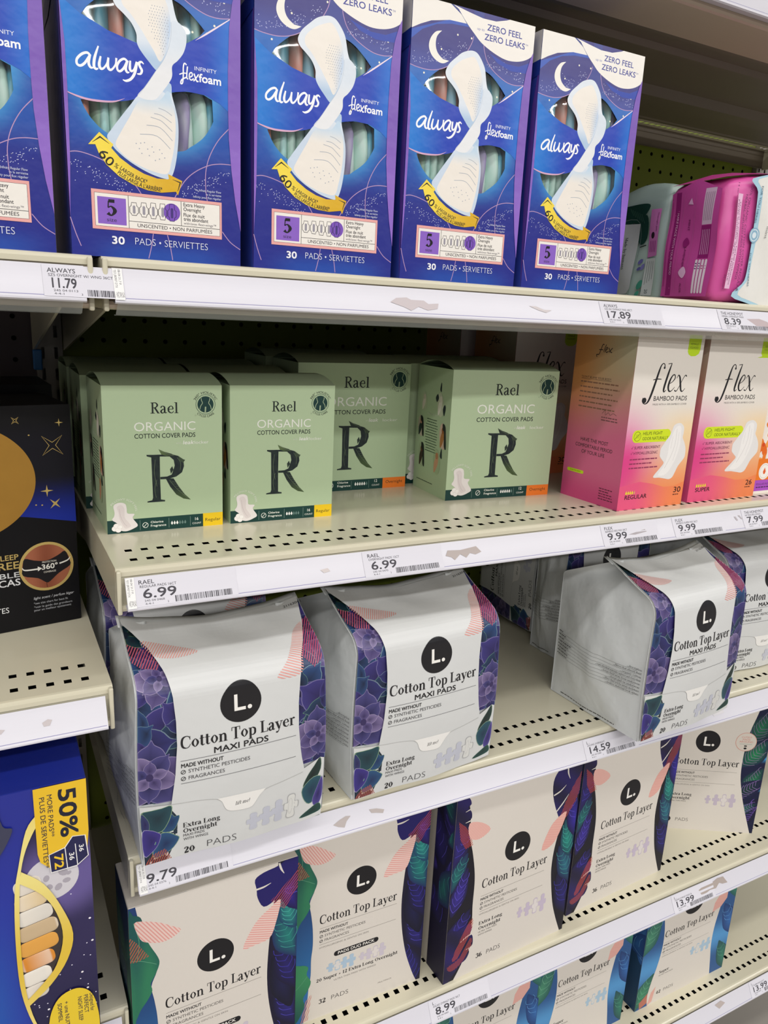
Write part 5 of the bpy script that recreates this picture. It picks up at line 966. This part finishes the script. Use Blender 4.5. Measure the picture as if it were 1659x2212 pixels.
# ---- monstera cartons
def make_monstera():
    W_, H_, D_ = 181., 246., 62.; r = carton('monstera_pad_carton', W_, H_, D_, 0, 0, 0); bx = (0,0,W_,H_)
    a = Art(); a.rect(0,0,70,H_, '#15121f'); a.rect(120,0,W_,H_, '#15131f')
    for x0,y0,x1,y1,w,c0,c1,vn in ((-8,150,22,205,14,'#2a2272','#1a1640','#463cac'),(-6,120,20,170,12,'#1d6a66','#1b2450','#3a8c86'),(4,90,22,150,11,'#3a2d92','#1a163e','#5a4cc0'),(-4,40,30,92,14,'#2e2480','#171336','#4a3eae')): leaf(a, x0,y0,x1,y1,w,c0,c1,(0,0,48,H_),vn)
    for x0,y0,x1,y1,w,c0,c1,vn in ((190,20,160,90,16,'#241f6a','#13112a','#3a34a0'),(186,70,158,130,14,'#2a6a80','#1a1c48','#3f9090'),(176,110,164,165,11,'#238a7c','#173850','#3fa598'),(190,130,168,200,14,'#34289a','#181440','#5648ba')): leaf(a, x0,y0,x1,y1,w,c0,c1,(128,0,W_,H_),vn)
    a.build('leaf_print', r, MATTE)
    a = Art(); panel(a, [(14,H_),(17,230),(20,210),(20,192),(26,170),(31,145),(33,125),(33,96),(34,77),(33,50),(30,32),(22,14),(14,0)], [(170,H_),(168,215),(166,182),(157,158.7),(151,130),(149.6,105),(151.6,84),(158,50),(166,25),(176,0)], H_); front = a.build('front_panel', r, MATTE)
    a = Art(); nv = lambda u, v: mix(lin('#241b5c'), lin('#1a1536'), .5+.5*math.sin(v*.12+u*.1))
    monstera(a, [(-4,H_),(8,244),(16,240),(19,232),(15,229),(20,222),(21,214),(17,211),(20,200),(14,188),(-4,190)], [[(20,226),(12,224)],[(21,211),(13,210)]], nv, bx, CREAM)
    monstera(a, [(0,70),(14,68),(30,72),(35,64),(33,57),(37,52),(38,40),(33,36),(34,30),(30,22),(22,18),(12,6),(0,0)], [[(37,56),(28,54),(20,50)],[(37,37),(28,36)]], nv, bx, CREAM)
    monstera(a, [(W_+4,H_),(168,H_-4),(152,240),(142.6,236),(137,224),(139,204),(147,182),(156,166),(163,172),(176,190),(W_+4,204)], [[(140,205),(150,208),(158,214)],[(147,181),(156,190),(164,200)],[(158,240),(159,230),(163,221)]], nv, bx, CREAM)
    hatch(a, [(4,214),(14,205),(22,192),(26,178),(16,176),(8,190)], col='#b3483e', step=2.1, w=1, ang=60); hatch(a, spline([(18.6,207.6),(35.6,203.4),(48.9,190.8),(34.3,182.7),(20.8,188.8)],1,3), step=2.2, w=1.1, ang=62, base='#e6bfb4')
    hatch(a, spline([(10,30),(20,55),(34,78),(35,62),(24,40),(16,28)],1,3), col='#b3483e', step=2, w=1, ang=60); hatch(a, spline([(4,22),(20,28),(34,50),(36,40),(24,20),(10,14)],1,3), col='#a8483e', step=2, w=1, ang=60)
    hatch(a, clip([(W_,226),(170,210),(160,190),(154,172),(164,168),(176,186),(W_,200)], bx), col='#a5453f', step=2.1, w=1, ang=45); hatch(a, spline([(164,176),(148,170),(138,158),(130,134),(146,136),(156,150)],1,3), step=2.2, w=1.1, ang=-20, base='#e3b5a8'); a.build('leaf_cutout', front, MATTE)
    a = Art(); l_logo(a, 92, 153.4, 18.6); a.build('round_logo', front, MATTE)
    a = Art(); l_text(a, 92.4, 113.8, 96.4, 11.4); made_without(a, 44, 97, 94, 1.02)
    a.text('Extra Long', 44.6, 63.4, 4.6, '#1a181b', w=34, font='serif', thick=.2); a.text('Overnight', 44.6, 56.4, 4.6, '#1a181b', w=32, font='serif', thick=.2); a.text('ULTRA THIN PADS', 44.8, 52, 2.2, '#6d6863', w=27); a.text('WITH WINGS', 44.8, 48, 2.2, '#6d6863', w=20); a.text('36', 44.4, 17, 6.2, '#1a181b', w=9, font='serif', thick=.24); a.text('PADS', 60, 16.4, 6.2, '#3a3838', w=20, b=-.015); a.build('lettering', front, MATTE)
    a = Art()
    for u, w_, h_ in ((106,4,7.4),(117.6,5,9.6),(129.6,5.6,11),(141,5.4,12.4)): pad_icon(a, u, 56, w_, h_, '#c3b6c8')
    pad_icon(a, 129.6, 56, 4.4, 9.6, '#dcd5d2'); a.build('pad_icons', front, MATTE)
    side_leaves(r, D_, H_, '#16122e', 6, PURP, .55); return r
mon = make_monstera()
put(mon, 1, (.3355,.0045,Z4), 2.2, 'cream monstera carton nearest the shelf edge, above the 8.99 tag', 'pad carton', 'cream leaf cartons')
put(mon, 0, (.5345,.0255,Z4), 3.2, 'cream monstera carton standing right of the one above the 8.99 tag', 'pad carton', 'cream leaf cartons')
# ---- the turned carton with neon palm leaves
def make_palm():
    W_, H_, D_ = 176., 240., 60.; r = carton('palm_pad_carton', W_, H_, D_, 0, 0, 0); o = 45.; bx = (0,0,W_,H_)
    a = Art(); a.rect(0,0,50,H_,'#1c2a4a'); a.rect(120,0,W_,H_, lambda u, v: mix(lin('#11183a'), lin('#3c90c4'), ss(6, 0, abs(v-78))+ss(7, 0, abs(v-128))), 5)
    for x0,y0,x1,y1,w,c0,c1,vn in ((150,66,178,114,16,'#1e7a4a','#13203c','#7f6f94'),(140,112,180,160,17,'#1f7f4e','#141c40','#8a7a98'),(136,60,182,92,14,'#14392f','#171440','#8c6fae'),(150,10,176,60,14,'#1a1a4a','#14122e','#7a58b8'),(146,150,178,210,18,'#1c6a48','#121a38','#77688c'),(138,30,176,52,11,'#1f6a4c','#16163a','#7f63ae')): leaf(a, x0,y0,x1,y1,w,c0,c1,(122,0,W_,H_),vn,9)
    for x0,y0,x1,y1,w,c0,c1,vn in ((0,60,30,110,12,'#1e6a4a','#13203c','#6f6f94'),(0,130,28,180,12,'#2a2472','#141c40','#4a4aa0')): leaf(a, x0,y0,x1,y1,w,c0,c1,(0,0,40,H_),vn,6)
    a.build('leaf_print', r, MATTE)
    a = Art(); panel(a, [(10,H_),(20,190),(30,150),(34,110),(30,60),(16,20),(4,0)], [(160,H_),(152,200),(145,170),(142,135),(143,99),(149,70),(157,43),(172,0)], H_); front = a.build('front_panel', r, MATTE)
    a = Art(); l_logo(a, 42.1+o, 151, 18); a.build('round_logo', front, MATTE)
    a = Art(); l_text(a, 45+o, 111.6, 96); made_without(a, o-2, 96, 94); a.text('Extra Long', o-2, 58.4, 4.5, '#1a181b', w=33, font='serif', thick=.2); a.text('Overnight', o-2, 52, 4.5, '#1a181b', w=31, font='serif', thick=.2); a.text('ULTRA THIN PADS', o-2, 47.6, 2.2, '#6d6863', w=26); a.text('PADS', 12.9+o, 14, 5.6, '#6a6662', w=19, b=-.01); a.ell(1+o, 17, 4.6, 4.6, '#17161a')
    a.build('lettering', front, MATTE); a = Art()
    for u, w_, h_ in ((56,4,7),(68,5,9.2),(80,5.4,10.4),(92,5.2,11.4)): pad_icon(a, u+o, 54, w_, h_, '#bfb3c2')
    pad_icon(a, 80+o, 54, 4.2, 9, '#dad3d0'); a.build('pad_icons', front, MATTE)
    a = Art(); a.ell(97+o, 154, 15.4, 15.4, '#d8cfc4'); a.ring(97+o, 154, 15, 15, .8, '#d59a8a')
    for v, t, w in ((160.4,'CUTEST',15),(156.6,'PADS',11),(153,'AROUND',20)): a.text(t, 97+o, v, 2.6, '#cf7f70', w=w, al='C')
    a.line([(88+o,150.4),(106+o,150.4)], .5, '#7f9a90', 0); a.ell(97+o, 143.4, 2.2, 1.6, '#1a181b'); a.rect(95+o, 146.4, 99+o, 148.4, '#1a181b'); a.build('round_seal', front, MATTE)
    side_leaves(r, D_, H_, '#16122e', 8, PURP, .5); return r
palm = make_palm(); put(palm, 1, (.7552,.1218,Z4), -29.8, 'cream carton turned sideways with neon palm leaves and a pink round seal', 'pad carton', 'cream leaf cartons')
# ---- blue and green leaf cartons on the lowest shelf
def make_blue():
    W_, H_, D_ = 168., 205., 60.; r = carton('blue_leaf_pad_carton', W_, H_, D_, 0, 0, 0); bx = (0,0,W_,H_)
    a = Art(); sk = lambda u, v: mix(lin('#2b568c'), lin('#4f92c8'), ss(40, 0, abs(v-70))); a.rect(0,0,60,H_, sk, 9); a.rect(110,0,W_,H_, sk, 9)
    for x0,y0,x1,y1,w,c0,c1,vn in ((-6,0,26,58,16,'#3f8a64','#1f5650','#66a886'),(-10,96,24,160,18,'#4a9070','#245a58','#70b090'),(-8,150,20,204,12,'#2f6a9c','#1f4478','#5a90c4')): leaf(a, x0,y0,x1,y1,w,c0,c1,(0,0,50,H_),vn)
    for x0,y0,x1,y1,w,c0,c1,vn in ((178,-6,150,60,14,'#2f7a64','#1d4a50','#4f9a80'),(182,60,148,130,16,'#2f66a8','#1c3a70','#5a94cc'),(176,130,152,200,16,'#4a9a7a','#215a5a','#70b494')): leaf(a, x0,y0,x1,y1,w,c0,c1,(120,0,W_,H_),vn)
    hatch(a, [(8,0),(26,8),(30,34),(20,24),(6,12)], col='#c0705e', step=1.8, w=1.3, base='#8a6a5a'); a.build('leaf_print', r, MATTE)
    a = Art(); panel(a, [(12,H_),(20,190),(28,160),(33,130),(34,100),(30,70),(24,45),(20,20),(22,0)], [(152,H_),(148,180),(144,150),(138,120),(134,90),(134,60),(138,30),(142,0)], H_); front = a.build('front_panel', r, MATTE)
    a = Art(); hatch(a, [(150,160),(136,156),(126,140),(124,124),(140,128),(150,140)], step=2, w=1.1, ang=-20, base='#e3b8ac'); a.poly([(22,0),(30,4),(34,30),(26,22)], '#dba79c'); a.build('leaf_cutout', front, MATTE)
    a = Art(); l_logo(a, 84, 157, 17.4); a.build('round_logo', front, MATTE)
    a = Art(); l_text(a, 82, 117, 92); made_without(a, 36, 101, 88)
    a.text('Super', 36, 52, 5, '#1a181b', w=18, font='serif', thick=.2); a.text('ULTRA THIN PADS', 36, 47, 2.2, '#6d6863', w=26); a.text('42', 36, 14, 5.6, '#1a181b', w=8.4, font='serif', thick=.24); a.text('PADS', 50, 14, 5.4, '#4a4846', w=18, b=-.015); a.build('lettering', front, MATTE); a = Art()
    for u, w_, h_ in ((96,4,7.4),(106,4.6,9),(116,4.8,10.2),(126,4.8,11)): pad_icon(a, u, 66, w_, h_, '#a7c0d2')
    pad_icon(a, 106, 66, 3.6, 7.6, '#d6d2cc'); a.build('pad_icons', front, MATTE); side_leaves(r, D_, H_, '#173a5a', 12, BLUES); return r
blue = make_blue(); BG = 'cream and blue leaf cartons on the lowest shelf'
put(blue, 1, (.345,.033,Z5), 0, 'cream and blue leaf carton below the 8.99 tag, mostly out of the picture', 'pad carton', BG)
put(blue, 0, (.5095,.033,Z5), 0, 'cream and blue leaf carton in the middle of the lowest row', 'pad carton', BG)
q_ = put(blue, 0, (.706,.033,Z5), 0, 'cream and blue leaf carton at the right end of the lowest row', 'pad carton', BG); q_.scale = (1.13,1,1)
# ================================================================ soft packs, left bay boxes
def soft(W_, D_, H_, r_): return boxm(0,W_/1000,0,D_/1000,0,H_/1000, r_/1000, 5)
def magenta_pack():
    W_, D_, H_ = 150., 76., 122.; r = empty('soft_pad_pack'); bm = soft(W_, D_, H_, 13); bmesh.ops.subdivide_edges(bm, edges=[e for e in bm.edges if e.calc_length() > .03], cuts=6, use_grid_fill=True)
    for v in bm.verts:
        c = v.co; c.z += .012*math.sin(min(1, c.x/.11)*math.pi*.6)*(c.z > .06); c.y += .0016*math.sin(c.x*90+c.z*60); c.x += .002*math.sin(c.z*70+c.y*50)
    paint(bmobj('body', bm, FILMINK, r, True), '#d4559f')
    fr = lambda u, v, h: (u/1000, (-.6-h + 1.6*math.sin(u*.09+v*.06))/1000, v/1000)
    a = Art(); a.poly([(30,4),(38,24),(42,44),(44,62),(42,86),(38,112),(34,126),(150,134),(150,4)], '#a9cfe0', 1, 8); a.poly([(38,6),(44,26),(48,44),(50,62),(48,86),(45,112),(42,126),(150,134),(150,6)], '#e6e4de', 1, 8); a.build('front_print', r, FILMINK, fr, 3.0, .06, g=4)
    a = Art(); a.text('100% ORGANIC COTTON COVER REGULAR', 27, 118, 3.2, '#5a2450', w=106, rot=-90); a.text('HERBAL-INFUSED PADS WITH WINGS', 22.5, 108, 3, '#5a2450', w=84, rot=-90); a.rect(11, 14, 18, 108, '#e6b9d6'); a.text('Natural + organic herbal inclusions', 14.6, 100, 2.1, '#7a3a68', w=82, rot=-90); a.text('Made without dyes, chlorine', 12, 102, 2.1, '#7a3a68', w=80, rot=-90); a.text('14 serviettes', 8.4, 118, 2.4, '#6a2858', w=24, rot=-90); a.text('20 count', 7.4, 28, 2.2, '#6a2858', w=15, rot=-90)
    a.text('FOR YOU HERBS', 41.5, 118, 2.6, '#4a7086', w=36, rot=-90); a.text('FOR YOU HERBS', 42.5, 52, 2.6, '#4a7086', w=34, rot=-90); a.ell(45, 70, 7.6, 7.6, '#8fb6cc'); a.ring(45, 70, 5.6, 5.6, .8, '#e6eef2'); a.ell(45, 70, 3, 3, '#dce8ee'); a.text('mint', 60, 80, 3, '#8a8a88', w=12, rot=-90); a.build('front_lettering', r, FILMINK, fr, 3.6, .02, g=4)
    sl = lambda u, v, h: ((-.6-h + 1.2*math.sin(v*.08+u*.06))/1000, (D_-u)/1000, v/1000)
    a = Art(); mg, dk, lt = '#b23a8a', '#8e1f6c', '#d3b3cb'; a.poly([(7,5),(70,5),(73,60),(70,112),(40,124),(7,112)], '#bf4a96', 0, 8); a.rect(13, 6, 20, 113, dk); a.rect(51, 78, 64, 114, lt); a.rect(51, 44, 64, 77.4, dk); a.lines(52.5, 0, 63, 1, 1, 1, dk)
    for i in range(5): a.line([(53+i*2.3,82),(53+i*2.3,110)], 1, '#a98aa2', 0); a.line([(53+i*2.3,48),(53+i*2.3,73)], .9, '#c78ab4', 0)
    for i in range(4):
        a.round(49.6+i*4, 8, 52.4+i*4, 43, 1.4, '#e3d2de'); [a.rect(50+i*4, 33+j*2.6, 52+i*4, 34.2+j*2.6, ('#5a2f6a','#7a5a8a','#b83a78','#c9a8c0')[i]) for j in range(3 if i < 2 else 2)]
    for t, u, v, w, h, c in (('MAKE PEACE WITH YOUR PERIOD',18.4,92,64,2.6,'#e3a9cf'),('MINT',35,84,11,2.4,'#6a1a52'),('LAVENDER',35,56,20,2.4,'#6a1a52'),('ALOE',35,19,10,2.4,'#6a1a52')): a.text(t, u-2, v, h, c, w=w, rot=-90)
    a.lines(8, 106, 9, 1, 1, 1, dk); a.line([(9.6,104),(9.6,16)], .7, '#9a2f78', 0); a.line([(25,110),(25,10)], .6, '#c45aa2', 0); a.line([(41,116),(41,10)], .6, '#c45aa2', 0); a.poly([(31,100),(38,99),(35,106)], '#e0a9d0'); a.poly([(34,66),(38,60),(32,56),(30,62)], '#8e1f6c', 1); a.poly([(30,30),(36,36),(40,30),(36,24)], '#e0b3d4', 1); a.build('side_print', r, FILMINK, sl, 3.2, .02, g=4)
    tp = bmesh.new(); V = []; 
    fl = [(-3,4,123),(30,3,129),(70,3,134),(110,4,135),(110,40,137),(70,44,137.5),(30,50,134),(-2,74,121)]
    paint(mesh('folded_flap', [(x/1000,y/1000,z/1000) for x,y,z in fl] + [(.03,.024,.133),(.07,.024,.1375)], [(0,1,8),(1,2,9,8),(2,3,4,9),(9,4,5),(8,9,5,6),(8,6,7),(0,8,7)], FILMINK, r, True), '#c43f90'); tp.free(); return r
put(magenta_pack(), 1, (.6145,.0075,Z1), 1, 'magenta soft pack lying against the right edge, pale blue stripe on its front', 'soft pack', None)
def herb_pack():
    W_, D_, H_ = 90., 86., 126.; r = empty('soft_pad_pack'); bm = soft(W_, D_, H_, 8); bmesh.ops.subdivide_edges(bm, edges=[e for e in bm.edges if e.calc_length() > .03], cuts=5, use_grid_fill=True)
    for v in bm.verts: v.co.x += .0015*math.sin(v.co.y*80+v.co.z*60); v.co.z += .004*math.sin(v.co.y*50)*(v.co.z > .06)
    paint(bmobj('body', bm, FILMINK, r, True), '#b9cfc6'); sl = lambda u, v, h: ((-.8-h+1.4*math.sin(u*.08+v*.06))/1000, (D_-u)/1000, v/1000)
    a = Art(); dg = '#17403a'; a.poly([(4,104),(30,107),(62,106),(52,92),(24,86),(4,92)], dg, 1); a.poly([(40,90),(60,94),(62,70),(50,64)], dg, 1); a.poly([(4,6),(4,88),(49,86),(45,14),(40,8)], '#c9cdce', 0, 9); a.line([(4,88),(49,86),(45,14),(40,8),(4,7)], .5, '#7f8f8c')
    for i in range(6): a.line([(30+i*4,104-i*1.5),(36+i*4,96-i*2)], .5, '#4f7a6c'); 
    for i, (t, w) in enumerate((('Made by humans',36),('with vaginas, for',40),('humans with vaginas',44))): a.text(t, 28-i*7, 72, 4.2, '#3a4444', w=w, rot=-90, font='serif', thick=.16)
    for an in (40,70,95,120,150): a.poly([(12+0*an,12),(12+12*math.cos(math.radians(an))-1.5,12+13*math.sin(math.radians(an))),(12+12*math.cos(math.radians(an))+1.5,12+13*math.sin(math.radians(an)))], '#2f8a6c')
    for u, v, R, c in ((56,44,4,'#6a68a8'),(60,38,4,'#7a78b4'),(55,36,3,'#5a5a98'),(60,18,6,'#3f8f78'),(66,10,5,'#2c6a58'),(58,8,4,'#4aa088')): a.poly(ellipse(u, v, R, R*.6, 10, u*7), c)
    a.line([(52,60),(62,62)], 1.2, '#1c2422', 0); a.poly([(66,100),(80,100),(80,50),(66,48)], '#c877b6'); a.ell(72, 72, 2.6, 3.6, '#2a1a2a'); [a.line([(69+i*2.6,66),(69+i*2.6,54)], 1, '#9a3f88', 0) for i in range(4)]; a.lines(68, 0, 79, 1, 1, 1, '#7a3f74')
    a.text('Overnight pads', 76, 96, 2, '#7a2f6c', w=20, rot=-90); a.rect(64, 6, 79, 47, '#c4cbc8'); [a.line([(67+i*3,44),(67+i*3,18+i*2)], .7, '#7d8785', 0) for i in range(4)]; a.text('20', 69, 13, 4, '#55605e', w=5, rot=-90); a.build('side_print', r, FILMINK, sl, 2.8, .03, g=4); return r
put(herb_pack(), 1, (.6165,.0865,Z1), 0, 'pale green soft pack with dark leaves between the tall blue boxes and the magenta pack', 'soft pack', None)
# ---- black underwear box
def black_box():
    W_, H_, D_ = 161., 201.5, 90.; o = 91.; r = empty('underwear_box'); paint(bmobj('body', boxm(0,W_/1000,0,D_/1000,0,H_/1000,.0008,1), SATIN, r), '#0d0c10')
    a = Art(); a.rect(0, 88, W_, H_, lambda u, v: mix(lin('#1c2f9a'), mix(lin('#14131c'), lin('#0e0d10'), ss(170, 190, v)), ss(96, 140, v)), 9); a.poly([(0,118),(60,114),(120,104),(W_,95),(W_,84),(0,84)], '#0d0c10', 0); a.build('night_print', r, SATIN)
    g = '#c2a865'; mo = mesh('gold_moon', [((u)/1000, -.0003, v/1000) for u, v in ellipse(o-28, 138, 66, 52, 110)], [tuple(range(110))], GOLD, r)
    a = Art()
    def star(u, v, R, rot, fill=True, w=.4):
        p = [(u+(R if i % 2 == 0 else R*.22)*math.cos(math.radians(rot+45*i)), v+(R if i % 2 == 0 else R*.22)*math.sin(math.radians(rot+45*i))) for i in range(8)]
        a.poly(p, g) if fill else a.line(p, w, g, 0, True)
    star(o+60.1, 185.8, 3.6, 0); star(o+24.9, 189, 4, 45, False, .5); star(o+53.6, 166.1, 12, 45, False, .6); star(o+46.7, 125.9, 5.4, 0); star(o+52.9, 113.8, 6, 45); a.dots([(o+35,176),(o+37,114),(o+42,113.4)], .8, g, .8); a.build('gold_stars', r, SATIN, None, .3)
    a = Art(); cu, cv = o+42.2, 56.5; a.ell(cu, cv, 23.2, 22.8, g, n=44); sk1, sk2 = lin('#8e4f38'), lin('#a8654a'); a.poly(ellipse(cu, cv, 20.6, 20.4, 40), lambda u, v: mix(sk1, sk2, ss(0, 14, abs(u-cu))), 0, 5)
    a.poly(spline([(cu-18,cv+9.6),(cu-10,cv+7),(cu,cv+5.4),(cu+10,cv+9),(cu+16.4,cv+12.2),(cu+19.6,cv+4),(cu+20.2,cv-2),(cu+10,cv-8),(cu+2,cv-14.6),(cu-1.4,cv-15),(cu-8,cv-10),(cu-20,cv-6),(cu-20,cv+2)], 1, 3), '#1d1a1e'); a.line([(cu-1,cv-15),(cu-.6,cv-19.8)], .6, '#5c2f22'); a.line([(cu-20.4,cv+1.6),(cu-18,cv-1),(cu-7,cv-1.4)], [.5,1.2,1.4], '#efece4'); a.poly([(cu-7.6,cv+1),(cu-4,cv-1.2),(cu-7.6,cv-3.6)], '#efece4'); a.line([(cu+11,cv+1),(cu+18,cv+3),(cu+20.6,cv+6)], [1.4,1.2,.5], '#efece4')
    a.text('360°', cu+2.6, cv-2.6, 4.6, '#f2efe8', w=13.4, al='C', b=.03); a.text('PROTECTION', cu+2.4, cv+3.4, 1.6, '#d9d4ca', w=12, al='C', b=.02); a.text('COVERAGE', cu+2.4, cv-6, 1.6, '#d9d4ca', w=10.4, al='C', b=.02); a.build('round_picture', r, SATIN, None, .3)
    a = Art()
    for t, v, h, c, w in (('OVERNIGHT SLEEP',67,4.6,g,62),('WORRY FREE',58.6,6.4,g,66),('DISPOSABLE',50.6,4.6,'#cfd0d2',60),('BRAGAS UNICAS',43,6,'#dcdcde',74)): a.text(t, o+19.4, v, h, c, w=w, al='R', b=.02)
    a.text('UNDERWEAR • CULOTTES', o+8.6, 18.6, 5, '#e6e6e6', w=80, al='R'); a.text('light scent / parfum léger', o+29.4, 26.6, 2.4, '#cfd0d4', w=34.6, sk=.2)
    for t, v, w in (('*see size chart for best fit',22,29.4),('*voir le guide des grandeurs',18.4,33),('pour un meilleur ajustement',15.4,32)): a.text(t, o+29.2, v, 1.9, '#b8babf', w=w)
    a.build('lettering', r, SATIN, None, .3); return r
bb = black_box(); put(bb, 1, (-.081-.091*math.cos(math.radians(9.7)), .134-.091*math.sin(math.radians(9.7)), ZL), 9.7, 'black underwear box with a big gold moon and a 360 degree picture', 'underwear box', 'black underwear boxes')
put(bb, 0, (-.178,.245,ZL), 4, 'second black underwear box in the dark behind the gold moon one', 'underwear box', 'black underwear boxes').scale = (1,1,1.03)
# ---- large deep blue carton lying on its side
def big_carton():
    W_, H_, D_ = 250., 257., 150.; o = 232.; r = empty('family_pad_carton'); paint(bmobj('body', boxm(0,W_/1000,0,D_/1000,0,H_/1000,.0012,2), INK, r), '#1c2a86'); z = -28.
    hole = spline([(o-34.4,236.7-28),(o-32,236),(o-17.8,221.6),(o-8.7,201.4),(o-5.5,177.9),(o-11.4,154.2),(o-21.4,141),(o-35.3,127.8)], 0, 4); hole = [(u, v+z) for u, v in hole]
    hole = spline([(o-32.4,208.7),(o-17.8,193.6),(o-8.7,173.4),(o-5.5,149.9),(o-11.4,126.2),(o-21.4,113),(o-34.3,99.8)], 0, 4)
    hole = [(u, v+z) for u, v in hole] + [(u+o, v+z) for u, v in ((-37.4,117),(-37.8,160),(-35.6,200))]
    a = Art(); a.rect(0, 0, W_, H_, lambda u, v: mix(mix(lin('#1f2f9c'), lin('#1f2a8e'), ss(150, 240, v)), lin('#1768b8'), ss(190, 60, v)*ss(o-20, o-90, u)), 14)
    nt_ = [(o-17.2,263.9+z),(o-25.2,252.3+z),(o-32.1,223+z),(o-36.1,200.3+z),(o-38.3,159.8+z),(o-38,116.9+z),(o-33.6,86.5+z),(o-26,60+z),(o-14,28),(W_,0),(W_,H_),(o-14,H_)]
    a.poly(nt_, lambda u, v: mix(mix(lin('#2a2350'), lin('#1a1740'), ss(120, 40, v)), lin('#7a6ab0'), ss(45, 18, math.hypot(u-o+2, v-205-z))*.6), 0, 6, holes=()); rnd = random.Random(8)
    a.dots([(o+rnd.uniform(-30,16), rnd.uniform(30,165)) for _ in range(46)], .55, '#e6e2f0', .9); a.dots([(o+rnd.uniform(-20,16), rnd.uniform(40,160)) for _ in range(12)], 1, '#f4f0f4', .9)
    a.ell(o-10, 205+z, 19, 19, '#d0ccd2', n=36)
    for u, v, R in ((-2,208,4),(0,200,3),(-6,196,3.4),(-14,206,3),(-8,212,2.4),(2,206,2),(-12,198,2.6)): a.poly(ellipse(o+u, v+z, R, R*.75, 10, u*20), '#aaa4ae')
    a.build('night_print', r, INK)
    # the window with the stacked wrapped pads behind it
    a = Art(); a.poly(hole, '#3a3230'); a.build('window_opening', r, INK, None, .08)
    cl = ['#d8cfc4','#e6e0d6','#d98a2e','#e0a24a','#c9b08c','#dcd6cc','#e0c89c']; 
    for i in range(8):
        v = 98+i*14+z; bm = soft(32-abs(i-3.6)*3.4, 14, 13.4, 5); c_ = cl[i % 7]; w_ = 32-abs(i-3.6)*3.4
        q = bmobj('wrapped_pad', bm, FILMINK, r, True); q.location = ((o-35.6)/1000, -.0006, v/1000); q.rotation_euler = (0, math.radians(-9), 0); q.scale = (.94,.06,1); me = q.data
        at = me.color_attributes.new('ink','FLOAT_COLOR','POINT'); at.data.foreach_set('color', [x for p in me.vertices for x in (*mix(lin(c_), lin('#efe6d8'), .5*(math.sin(p.co.x*300+i) > .2)), 1)])
    a = Art(); gd = lambda u, v: mix(lin('#e0bd3e'), lin('#efe08a'), .5+.5*math.sin(v*.035+1))
    a.poly(spline([(u+o, v+z) for u, v in ((-17.2,263.9),(-25.2,252.3),(-32.1,223),(-36.1,200.3),(-38.3,159.8),(-38,116.9),(-33.6,86.5),(-26,60))], 0, 4) + spline([(u+o, v+z) for u, v in ((-24,60),(-31,86),(-34.6,117),(-35,160),(-32.4,205),(-27.9,231.1),(-19.8,250.7),(-14,258))], 0, 4), gd, 0, 6)
    ro = spline([(-30.5,218.5),(-16,202.8),(-4.6,177),(1.9,150.4),(-3.3,128.1),(-16.4,109),(-34.4,94)], 0, 4); ri = spline([(-32.4,208.7),(-17.8,193.6),(-8.7,173.4),(-5.5,149.9),(-11.4,126.2),(-21.4,113),(-35.3,99.8)], 0, 4)
    a.poly([(u+o, v+z) for u, v in ro + ri[::-1]], gd, 0, 5); a.build('gold_ring', r, INK, None, 1.2)
    a = Art(); yl = '#e9bd28'; a.poly([(o-18.6,257),(o-18.6,229.7+z),(o-17,222+z),(o-11.4,215.9+z),(o-4,214+z),(o+15.1,217+z),(o+17.6,240+z),(o+17.8,257)], yl); nv = '#1b1c4a'
    a.text('50%', o-1.6, 280+z, 11.6, '#17182c', w=40.5, rot=-90, b=.035); a.text('MORE PADS**', o-9.6, 278+z, 3.4, '#23233a', w=36, rot=-90, b=.01); a.text('PLUS DE SERVIETTES**', o-14.8, 277+z, 3.4, '#23233a', w=61, rot=-90, b=.01)
    cu = [(o-11,226.8+z),(o+.3,229.9+z),(o+6,238+z),(o+14.9,236.5+z),(o+16.4,218+z),(o+8,211.5+z),(o-10.3,211+z)]; a.poly(cu, nv); a.line(cu, .7, '#f2f0ee', 0, True); a.line([(o+.3,229.9+z),(o+1.2,211.6+z)], .6, '#f2f0ee', 0); a.line([(o+7.6,231+z),(o+8.4,212+z)], .6, '#f2f0ee', 0)
    a.text('72', o-7.4, 225+z, 6, '#efc52c', w=12, rot=-90, b=.03); a.text('36', o+3, 224+z, 3.4, '#f2f0ee', w=6.4, rot=-90, b=.02); a.text('36', o+10.2, 229+z, 3.2, '#f2f0ee', w=6, rot=-90, b=.02); a.build('bonus_label', r, INK, None, .25)
    a = Art(); a.poly(spline([(u+o, v+z) for u, v in ((-22,52),(-19,78),(-12,93),(-1,97.6),(8,94),(14,84),(17,66),(17.4,52))], 0, 4), '#e6c62e')
    for t, u, w in (('Designed for',11,18),('PERFECT',6.6,18),('NIGHT SLEEP',2,24),('+ une NUIT',-8,24),('SOMMEIL',-13,18)): a.text(t, o+u, 88+z, 3, '#23233a', w=w, rot=-90, b=.015)
    a.build('sleep_badge', r, INK, None, .2)
    a = Art(); tp = [(o-70,H_),(o-62,H_-26),(o-44,H_-30),(o-36,H_-52),(o-26,H_-32),(o-28,H_-12),(o-38,H_)]; a.poly([(o-90,H_),(o-90,H_-4),(o-48,H_-2),(o-46,H_)], '#8a7a2a'); a.poly([(o-44,H_),(o-40,H_-24),(o-34,H_-30),(o-48,H_-54),(o-70,H_-66),(o-72,H_-60),(o-50,H_-46),(o-44,H_-30)], '#3a3c54', 1); a.build('tape_strip', r, INK, None, .3); return r
put(big_carton(), 1, (-.282,-.030,ZLL), 0, 'large deep blue carton with a yellow 50% MORE label, bottom left', 'pad carton', None)
for o in [o for o in bpy.data.objects if o.type == 'MESH' and not o.data.materials]: o.data.materials.append(MATTE)
